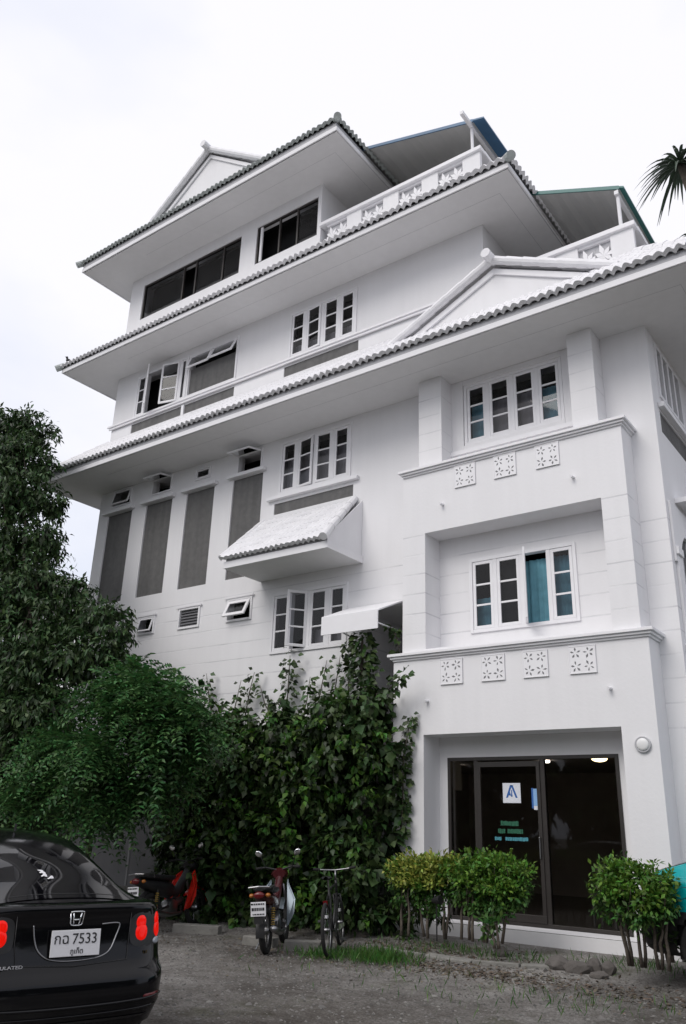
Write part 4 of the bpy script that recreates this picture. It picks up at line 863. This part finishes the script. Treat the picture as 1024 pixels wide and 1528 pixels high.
# big dark tree on the left
A = px([(8,640,10,34),(40,628,10,24),(56,650,10.2,24),(24,680,9.8,40),(62,690,10.2,20),(10,740,9.6,60),(46,745,10,36),(80,750,10.2,16),(12,820,9.6,58),(66,805,10,32),(50,870,9.8,52),(112,880,10.2,26),(8,910,9.4,60),(95,925,10,48),(150,925,10.2,34),(175,945,10.2,22),(40,985,9.4,66),(115,985,9.8,48),(165,975,10,26),(8,1060,9.2,66),(70,1060,9.4,52),(30,1130,9.2,60),(85,1130,9.6,36),(10,1195,9.4,50),(60,1195,9.8,36),(-40,700,9.8,70),(-50,850,9.6,80),(-60,1000,9.4,80),(-50,1130,9.4,70)])
tree('broadleaf_tree', 'tall dark broadleaf tree at the left edge reaching up to the second eave', 'tree', (-14.9, 9.3, 0), (-15.6, 9.8, 6.5), .20, A, lambda c: clumps(c, 4300, .75, .7, .2, (.11, .20), 1.28, .85), 'leafA', branch=16)
B = px([(178,1012,9.0,28),(205,1020,9.0,36),(240,1040,9.0,38),(275,1055,9.2,34),(150,1060,8.8,44),(200,1070,8.8,46),(245,1085,9.0,42),(285,1085,9.2,26),(110,1110,8.8,42),(160,1120,8.7,48),(215,1125,8.8,44),(80,1150,8.8,34),(125,1160,8.8,38),(175,1170,8.8,36),(215,1165,9,32),(105,1190,9,30),(150,1205,9,28),(190,1200,9.1,28),(225,1190,9.2,26),(130,1222,9.2,18),(60,1165,9,30),(300,1075,9.6,22),(262,1110,9.4,30),(60,1105,9,34),(40,1190,9,26),(195,998,9.2,22),(235,1012,9.2,22)])
tree('fine_leaved_tree', 'low spreading tree with fine bright green feathery leaves behind the black car', 'tree', (-14.2, 10.9, 0), (-12.2, 9.6, 2.9), .07, B, lambda c: fronds([(q+rng.normal(size=3)*np.array([.16, .2, .08]), r*rng.uniform(.75, 1.15)) for q, r in c], 760, .36, (.36, .70), .12, 8, .30), 'leafB', branch=12)
# dark undergrowth between the big tree and the building
U = px([(20,1170,13,60),(60,1215,12,40),(10,1235,11.5,45),(-30,1200,12,70),(50,1140,14,55),(-10,1110,14,70)])
tree('garden_bush', 'dark leafy bush in the deep shade under the tall tree', 'bush', (-17.6, 11.6, 0), (-17.6, 11.6, 1.4), .05, U, lambda c: clumps(c, 3000, .85, .4, .2, (.12, .22)), 'leafA')
# vine swallowing a fence in front of the ground floor
random.seed(3); V = []
for x in range(268, 562, 33):
    top = 1086-10*math.sin(x*.05)-(10 if x > 470 else 0)
    for y in range(int(top), 1385, 40):
        V.append((x+random.uniform(-14, 14), y+random.uniform(-14, 14), 11.75-.35*random.random()-.5*(y-1070)/320, random.choice((18, 24, 30, 36, 46))))
V += [(253,1110,11.6,26),(250,1180,11.5,28),(262,1260,11.3,26),(268,1330,11.1,24),(574,1130,11.8,13),(574,1180,11.8,13),(570,1240,11.7,16),(558,1310,11.5,20),(552,1360,11.3,20)]
VV = px(V)
VT = thing('climbing_vine', 'dense dark green vine mass climbing the hostel wall behind the motorbikes', 'vine', (-9.2, 11.9, 0))
a = clumps(VV, 1900, .85, .6, .35, (.065, .19), 1.22, .7); leaf_obj('foliage', 'leafV', VT, *a, wr=.62, curl=.22)
a = clumps([(c+np.array([0, -.08, .03]), r*.95) for c, r in random.sample(VV, 40)], 620, .8, .5, .8, (.10, .16)); leaf_obj('young_leaves', 'leafN', VT, *a, wr=.6, curl=.2)
a = clumps([(c+np.array([.1, .45, 0]), r*1.15) for c, r in VV], 330, .95, .5, .1, (.2, .3)); leaf_obj('inner_foliage', 'leafA', VT, *a, wr=.7)
mb = MB()
for x in np.linspace(-11.8, -8.6, 13):
    q, s = limb((x, 11.7+random.uniform(-.2, .2), 0), (x+random.uniform(-.5, .5), 12.1, random.uniform(2.2, 3.0)), .03, .01); mb.tube(q, s, 6)
mb.build('stems', 'bark', VT, smooth=True)
fence = MB()
for x in np.linspace(-12.0, -7.7, 24): fence.box(x, x+.10, 12.16, 12.18, .05, 2.2)
fence.box(-12.0, -7.6, 12.18, 12.21, .5, .6); fence.box(-12.0, -7.6, 12.18, 12.21, 1.8, 1.9)
tag(fence.build('fence', mat('dark old wood', (.035, .03, .026), .9, var=.4)), 'old dark board fence almost buried under the vine', 'fence')
gw = MB(); gw.box(-17.4, -12.2, 12.3, 12.42, 0, 2.35); GW = gw.build('grey_wall', 'gwall', bevel=.01); tag(GW, 'plain grey wall standing behind the black sedan', 'wall'); MB().box(-17.42, -12.2, 12.16, 12.299, 0, .34).build('plinth', 'conc', GW, bevel=.01); MB().box(-14.55, -14.50, 12.285, 12.299, .34, 2.3).build('pipe', 'trimg', GW)  # grey slab wall set before the hostel's lower left wall
# shoots that reach up the wall and the thick ivy column under the awning
def shoot(pts, leafn, width, ln=(.09, .15), r=.012, droop=.5):
    p = [Vector(q) for q in pts]; MB().tube(p, [r]*(len(p)-1)+[r*.4], 6).build('shoot', 'bark', VT, smooth=True); A_ = np.array([tuple(q) for q in p]); t = rng.random(leafn)*(len(p)-1.001); i = t.astype(int); b = A_[i]+(A_[i+1]-A_[i])*(t-i)[:, None]
    j = rng.normal(size=(leafn, 3)); j[:, 1] *= .5; b = b+j*width*.45; d = unit(j*np.array([1, .6, .3])+np.array([0, -.25, -droop])); leaf_obj('shoot_leaves', 'leafV', VT, b, d, unit(np.array([0, -.7, .5])+rng.normal(size=(leafn, 3))*.35), rng.uniform(*ln, leafn), wr=.72, curl=.2)
Yw = 12.42
for pts, n, wd in (([(318,1080),(312,1040),(308,1005)], 46, .11), ([(365,1075),(372,1035),(380,1003)], 46, .13), ([(345,1080),(352,1050),(360,1015)], 26, .10), ([(408,1075),(395,1050),(388,1022)], 26, .1), ([(425,1085),(430,1030),(433,978)], 130, .17), ([(492,1080),(500,1030),(508,978)], 60, .13), ([(468,1075),(478,1035),(488,985)], 46, .12), ([(520,1075),(520,1020),(521,955)], 90, .13), ([(450,1080),(458,1045),(463,1010)], 22, .1)):
    shoot([at(x, y, Yw) for x, y in pts], n, wd)
shoot([at(545, 1120, 12.2), at(541, 1040, 12.1), at(540, 990, 12.0), at(541, 948, 11.95)], 420, .27, (.10, .17), .04)
shoot([at(562, 1110, 12.1), at(560, 1070, 12.0), at(562, 1035, 11.95)], 150, .24, (.1, .16), .03)
shoot([at(568, 1040, 11.8), at(588, 1022, 11.7), at(606, 1006, 11.65)], 60, .12, (.1, .15))
shoot([at(582, 935, 12.2), at(592, 950, 12.2), at(597, 975, 12.2)], 40, .10, (.09, .14))
shoot([at(598, 1255, 11.95), at(601, 1200, 11.97), at(602, 1130, 11.98), at(614, 1068, 11.99)], 240, .12, (.07, .125))
# clipped hedge bushes on bare stems
def hedge(label, cl, base, m, m2=None, dens=15000, ln=(.05, .085), stems=5, name='hedge_bush'):
    T = thing(name, label, 'bush', tuple(base)); mb = MB()
    for k in range(stems):
        c, r = cl[k % len(cl)]; q, s = limb(Vector(base)+Vector((random.uniform(-.10, .10)+.72*(c[0]-base[0]), random.uniform(-.08, .08), -.02)), Vector(c)+Vector((0, 0, r*.2)), .022, .008, .02); mb.tube(q, s, 6)
        for _ in range(2): q2, s2 = limb(q[3], Vector(c)+Vector((random.uniform(-1, 1), random.uniform(-1, 1), .3))*r, .010, .005, .02, 4); mb.tube(q2, s2, 5)
    mb.build('stems', 'bark', T, smooth=True)
    a = clumps(cl, dens, .62, -.15, .3, ln); leaf_obj('foliage', m, T, *a, wr=.52, curl=.05)
    if name == 'hedge_bush': a = clumps([(c+np.array([random.uniform(-.08, .08), .06, -r*random.uniform(.7, 2.1)]), r*.9) for c, r in cl], dens*.8, .8, .3, .2, ln); leaf_obj('lower_foliage', 'leafS', T, *a, wr=.52, curl=.1)
    if m2:
        a = clumps([(c+np.array([0, -.03, .03]), r) for c, r in cl], dens*.9, .62, -.3, .75, ln); leaf_obj('pale_leaves', m2, T, *a, wr=.5, curl=.05)
    return T
UG = px([(596,1345,11.5,22),(618,1358,11.5,20),(640,1362,11.5,16),(600,1385,11.4,18),(575,1370,11.4,22),(660,1372,11.5,11)])
tree('garden_bush', 'dark low undergrowth filling the gap between the vine and the clipped bushes', 'bush', tuple(at(605, 1398, 11.5)), tuple(at(605, 1350, 11.5)), .02, UG, lambda c: clumps(c, 4200, .9, .2, .2, (.07, .15), 1.2, .7), 'leafV')
hedge('flat clipped bush with yellow edged leaves, next to the vine', px([(600,1300,11.1,19),(618,1298,11.1,19),(637,1298,11.1,19),(657,1298,11.05,19),(674,1298,11.05,16),(608,1316,11,16),(630,1317,11,16),(652,1317,11,15)]), at(645, 1398, 11.0), 'leafH', 'leafY', stems=6)
hedge('bright green clipped bush in front of the glass entrance', px([(690,1298,11,22),(710,1294,11,23),(732,1294,11,23),(752,1297,11,23),(770,1303,11,20),(700,1316,10.9,18),(722,1320,10.9,20),(744,1324,10.9,20),(764,1328,10.9,17)]), at(690, 1400, 10.9), 'leafH', stems=6)
hedge('bright green bush on bare forked stems in front of the teal car', px([(910,1306,10.25,21),(935,1302,10.25,22),(962,1304,10.2,22),(988,1314,10.3,18),(905,1328,10.15,17),(930,1332,10.1,18),(960,1338,10.1,21),(985,1345,10.2,17)]), at(950, 1440, 10.35), 'leafH', stems=8)
hedge('small leafy seedling in the bed below the entrance', px([(733,1384,10.6,13),(741,1376,10.6,10),(727,1392,10.6,9)]), at(733, 1412, 10.6), 'leafS', dens=3500, ln=(.07, .12), stems=2, name='seedling')
hedge('low broad leaved plant beside the right hand bush', px([(985,1405,10.6,14),(1000,1398,10.6,12)]), at(985, 1432, 10.6), 'leafV', dens=2600, ln=(.1, .16), stems=2, name='seedling')
# palm whose head shows above the right hand eave
pb = at(1016, 245, 15.0); PT = thing('palm_tree', 'tall palm with drooping strap leaves rising beyond the right corner', 'palm', (pb.x+.9, pb.y+.3, 0))
mb = MB(); mb.tube([(pb.x+.9, pb.y+.3, 0), (pb.x+.82, pb.y+.2, 5), (pb.x+.74, pb.y+.1, 10.6), (pb.x+.4, pb.y+.05, 12), tuple(pb)], [.16, .13, .11, .10, .08], 10); mb.build('trunk', 'bark', PT, smooth=True)
mb = MB()
for hd, nn in ((pb, 72), (at(1046, 365, 14.6), 30)):
    for i in range(nn):
        a = rng.uniform(0, 2*math.pi); el = rng.uniform(-.5, 1.2); ln = rng.uniform(.6, 1.05); d = Vector((math.cos(a)*math.cos(el), math.sin(a)*math.cos(el), math.sin(el))); sd_ = Vector((-math.sin(a), math.cos(a), 0)); P = []
        for k in range(7):
            t = k/6; p = Vector(hd)+d*ln*t+Vector((0, 0, -.75*ln*t*t)); wv = .040*(1-t**2.2)*(.5+t if t < .5 else 1)+.003; P.append([p-sd_*wv+Vector((0, 0, wv*.4)), p, p+sd_*wv+Vector((0, 0, wv*.4))])
        mb.grid(P)
mb.build('fronds', 'leafP', PT)
# ------------------------------------------------------------------ planter edge, stones, litter, grass
def stone(label, c, r, name='rock', m='rock', seed=0):
    random.seed(seed); bm_ = bmesh.new(); [bm_.verts.new([c[i]+r[i]*q[i]*random.uniform(.85, 1.12) for i in range(3)]) for q in unit(np.random.default_rng(seed+40).normal(size=(30, 3)))]; h_ = bmesh.ops.convex_hull(bm_, input=bm_.verts); bmesh.ops.delete(bm_, geom=[v for v in bm_.verts if not v.link_faces], context='VERTS'); bm_.verts.index_update(); mb_ = MB().add([v.co.copy() for v in bm_.verts], [tuple(v.index for v in f.verts) for f in bm_.faces]); bm_.free(); o = mb_.build(name, m, None, bevel=.012)
    return tag(o, label, 'rock', 'rocks in the planting bed')
for i, (x, y, rx_, rz, lb_) in enumerate(((747,1393,.10,.10,'small dark rock by the seedling below the glass entrance'), (832,1415,.17,.11,'grey rock left of the mossy one on the bed edge'), (862,1418,.19,.10,'broad flat grey rock in the middle of the bed edge'), (886,1412,.10,.12,'upright rock against the white base'), (906,1414,.10,.11,'rock nearest the right hand bush'), (893,1432,.12,.06,'pale flat stone at the foot of the bed'), (845,1408,.07,.07,'small mossy green rock between grey ones'))):
    c = at(x, y, 11.1-.5*(y-1393)/40); c.z = gz(c.x, c.y)+rz*.35; stone(lb_, tuple(c), (rx_, rx_*.8, rz), m='rock' if i != 6 else mat('mossy rock', (.06, .09, .045), .9, var=.4), seed=i)
kb = MB(); pts = [(-7.0, 10.52), (-6.3, 10.45), (-5.6, 10.45), (-5.0, 10.6), (-4.5, 10.8), (-4.05, 10.98)]
for (xa, ya), (xb, yb) in zip(pts[:-1], pts[1:]):
    d = Vector((xb-xa, yb-ya, 0)).normalized(); n = Vector((-d.y, d.x, 0)); a, b = Vector((xa, ya, 0))+d*.012, Vector((xb, yb, 0))-d*.012; h0, h1 = .11+random.uniform(-.02, .02), .11+random.uniform(-.02, .02)
    za, zb = gz(xa, ya), gz(xb, yb); kb.add([a+Vector((0, 0, za-.1)), b+Vector((0, 0, zb-.1)), b+n*.14+Vector((0, 0, zb-.1)), a+n*.14+Vector((0, 0, za-.1)), a+Vector((0, 0, za+h0*random.uniform(.2, .6))), b+Vector((0, 0, zb+h1*random.uniform(.2, .6))), b+n*.14+Vector((0, 0, zb+h1*random.uniform(.2, .6))), a+n*.14+Vector((0, 0, za+h0*random.uniform(.2, .6)))], [(0,3,2,1),(4,5,6,7),(0,1,5,4),(1,2,6,5),(2,3,7,6),(3,0,4,7)])
tag(kb.build('planter_kerb', 'conc', bevel=.015), 'low worn concrete kerb edging the planting bed', 'kerb')
for (x, y, ang, ln, lb_) in ((-10.15, 10.1, 25, .75, 'concrete beam lying on the ground behind the red motorbike'), (-8.62, 9.85, 10, .5, 'short concrete block left of the maroon motorbike wheel'), (-7.85, 10.0, 40, .7, 'concrete strip between the motorbike and the bicycle')):
    b = MB().box(-ln/2, ln/2, -.09, .09, -.02, .12).xf(Matrix.Translation((x, y, gz(x, y))) @ Matrix.Rotation(R(ang), 4, 'Z')); tag(b.build('concrete_block', 'conc', bevel=.015), lb_, 'block', 'concrete blocks on the dirt')
# garden spotlight
c = at(652, 1392, 10.8); sl = thing('garden_spotlight', 'small black garden spotlight on a stake under the yellow edged bush', 'spotlight', tuple(c)); MB().tube([c-Vector((0, 0, .1)), c+Vector((0, 0, .36))], .010).build('stake', 'blackp', sl); q = c+Vector((0, 0, .40)); MB().lathe(q+Vector((-.06, 0, -.01)), (1, -.2, .15), [(.03, 0), (.04, .04), (.058, .12), (.06, .14), (.05, .145)], 14).build('head', 'blackp', sl)
# grass tufts, dead leaves and gravel
def scatter(n, cx_, cy_, sx, sy): return np.stack([rng.normal(cx_, sx, n), rng.normal(cy_, sy, n)], 1)
gp_ = np.concatenate([scatter(1500, -6.75, 10.05, .28, .22), scatter(500, -7.4, 9.75, .2, .22), scatter(90, -6.3, 8.9, .9, .5), scatter(130, -3.6, 9.2, .5, .25), scatter(60, -4.6, 8.4, .6, .4), scatter(500, -5.6, 11.0, .9, .15), scatter(300, -3.6, 11.4, .5, .15)])
z = np.array([gz(*p) for p in gp_]); n = len(gp_)
tag(leaf_obj('grass', 'grass', None, np.column_stack([gp_, z-.005]), np.column_stack([rng.normal(size=(n, 2))*.45, np.ones(n)]), rng.normal(size=(n, 3)), rng.uniform(.05, .15, n), wr=.09, curl=.1), kind='stuff')
lp_ = np.concatenate([scatter(1500, -5.4, 10.0, 1.2, .25), scatter(350, -3.4, 9.9, .9, .35), scatter(900, -6.2, 10.9, .8, .3), scatter(350, -8.5, 9.5, 1.8, .9)]); z = np.array([gz(*p) for p in lp_]); n = len(lp_)
tag(leaf_obj('dead_leaves', 'litter', None, np.column_stack([lp_, z+.008]), np.column_stack([rng.normal(size=(n, 2)), rng.normal(size=n)*.2]), np.column_stack([rng.normal(size=(n, 2))*.3, np.ones(n)]), rng.uniform(.03, .075, n), wr=.5, curl=.2), kind='stuff')
n = 7000; gp2 = np.column_stack([rng.uniform(-12, -2, n), 5.5+5.2*rng.random(n)**.8]); r_ = rng.uniform(.008, .022, n)*(1+1.2*(rng.random(n) > .96)); oc = np.array([(1,0,0),(-1,0,0),(0,1,0),(0,-1,0),(0,0,.6),(0,0,-.6)])
z = np.array([gz(*p) for p in gp2]); V_ = np.column_stack([gp2, z+.002])[:, None, :]+oc[None]*r_[:, None, None]*rng.uniform(.6, 1.3, (n, 6, 1)); F_ = np.array([(0,2,4),(2,1,4),(1,3,4),(3,0,4),(2,0,5),(1,2,5),(3,1,5),(0,3,5)]); I_ = (np.arange(n)[:, None, None]*6+F_[None]).reshape(-1, 3)
me = bpy.data.meshes.new('gravel'); me.from_pydata(V_.reshape(-1, 3).tolist(), [], I_.tolist()); me.materials.append(mat('gravel stone', (.135, .13, .122), .9, island=.5)); go = bpy.data.objects.new('gravel', me); COL.objects.link(go); tag(go, kind='stuff')
# bird on the corner of the third eave, neighbouring house beyond the left corner
bd_ = MB(); c = Vector((-18.45, 11.42, 13.66)); bd_.blob(c, (.05, .09, .06), 12); bd_.blob(c+Vector((0, -.07, .07)), (.035, .035, .04), 10); bd_.prism([c+Vector((-.02, .08, -.02)), c+Vector((.02, .08, -.02)), c+Vector((.0, .2, -.06))], (0, 0, .012)); bd_.prism([c+Vector((-.008, -.1, .07)), c+Vector((.008, -.1, .07)), c+Vector((0, -.14, .06))], (0, 0, .01))
bd_.tube([c+Vector((.01, 0, -.05)), c+Vector((.01, 0, -.12))], .006, 5); tag(bd_.build('bird', 'feather', smooth=True), 'tiny dark bird perched on the left end of the third eave', 'bird')
nb = thing('neighbour_house', 'pale neighbouring house glimpsed beyond the left corner of the hostel', 'house', (-37, 27, 0)); MB().box(-42, -34.8, 25, 33, 0, 11.9).build('wall', 'trim', nb); MB().prism([(-42.6, 24.5, 11.9), (-34.2, 24.5, 11.9), (-38.2, 24.5, 13.9)], (0, 9, 0)).build('roof', 'ntile', nb)
for x in (-37.0, -35.8): MB().box(x, x+.8, 24.97, 24.99, 10.2, 11.4).build('window', 'dark', nb)
# tree rows added out of view; back and right ones darken reflections and bounce
random.seed(11); q = [((x+random.uniform(-1, 1), -16+random.uniform(-2, 2), z), random.uniform(1.6, 2.6)) for x in range(-34, 20, 3) for z in (1.2, 3.6, 5.6)] + [((19+random.uniform(-1.5, 1.5), y+random.uniform(-1, 1), z), random.uniform(1.6, 2.6)) for y in range(-16, 16, 3) for z in (1.2, 3.6, 5.4)] + [((-34+random.uniform(-3, 3), y+random.uniform(-1, 1), z), random.uniform(1.8, 2.8)) for y in range(-16, 60, 3) for z in (1.2, 3.6, 5.4)]
a = clumps(q, 130, .9, .4, .3, (.5, .9)); tag(leaf_obj('added_tree_belt', 'leafA', None, *a, wr=.6), kind='stuff')
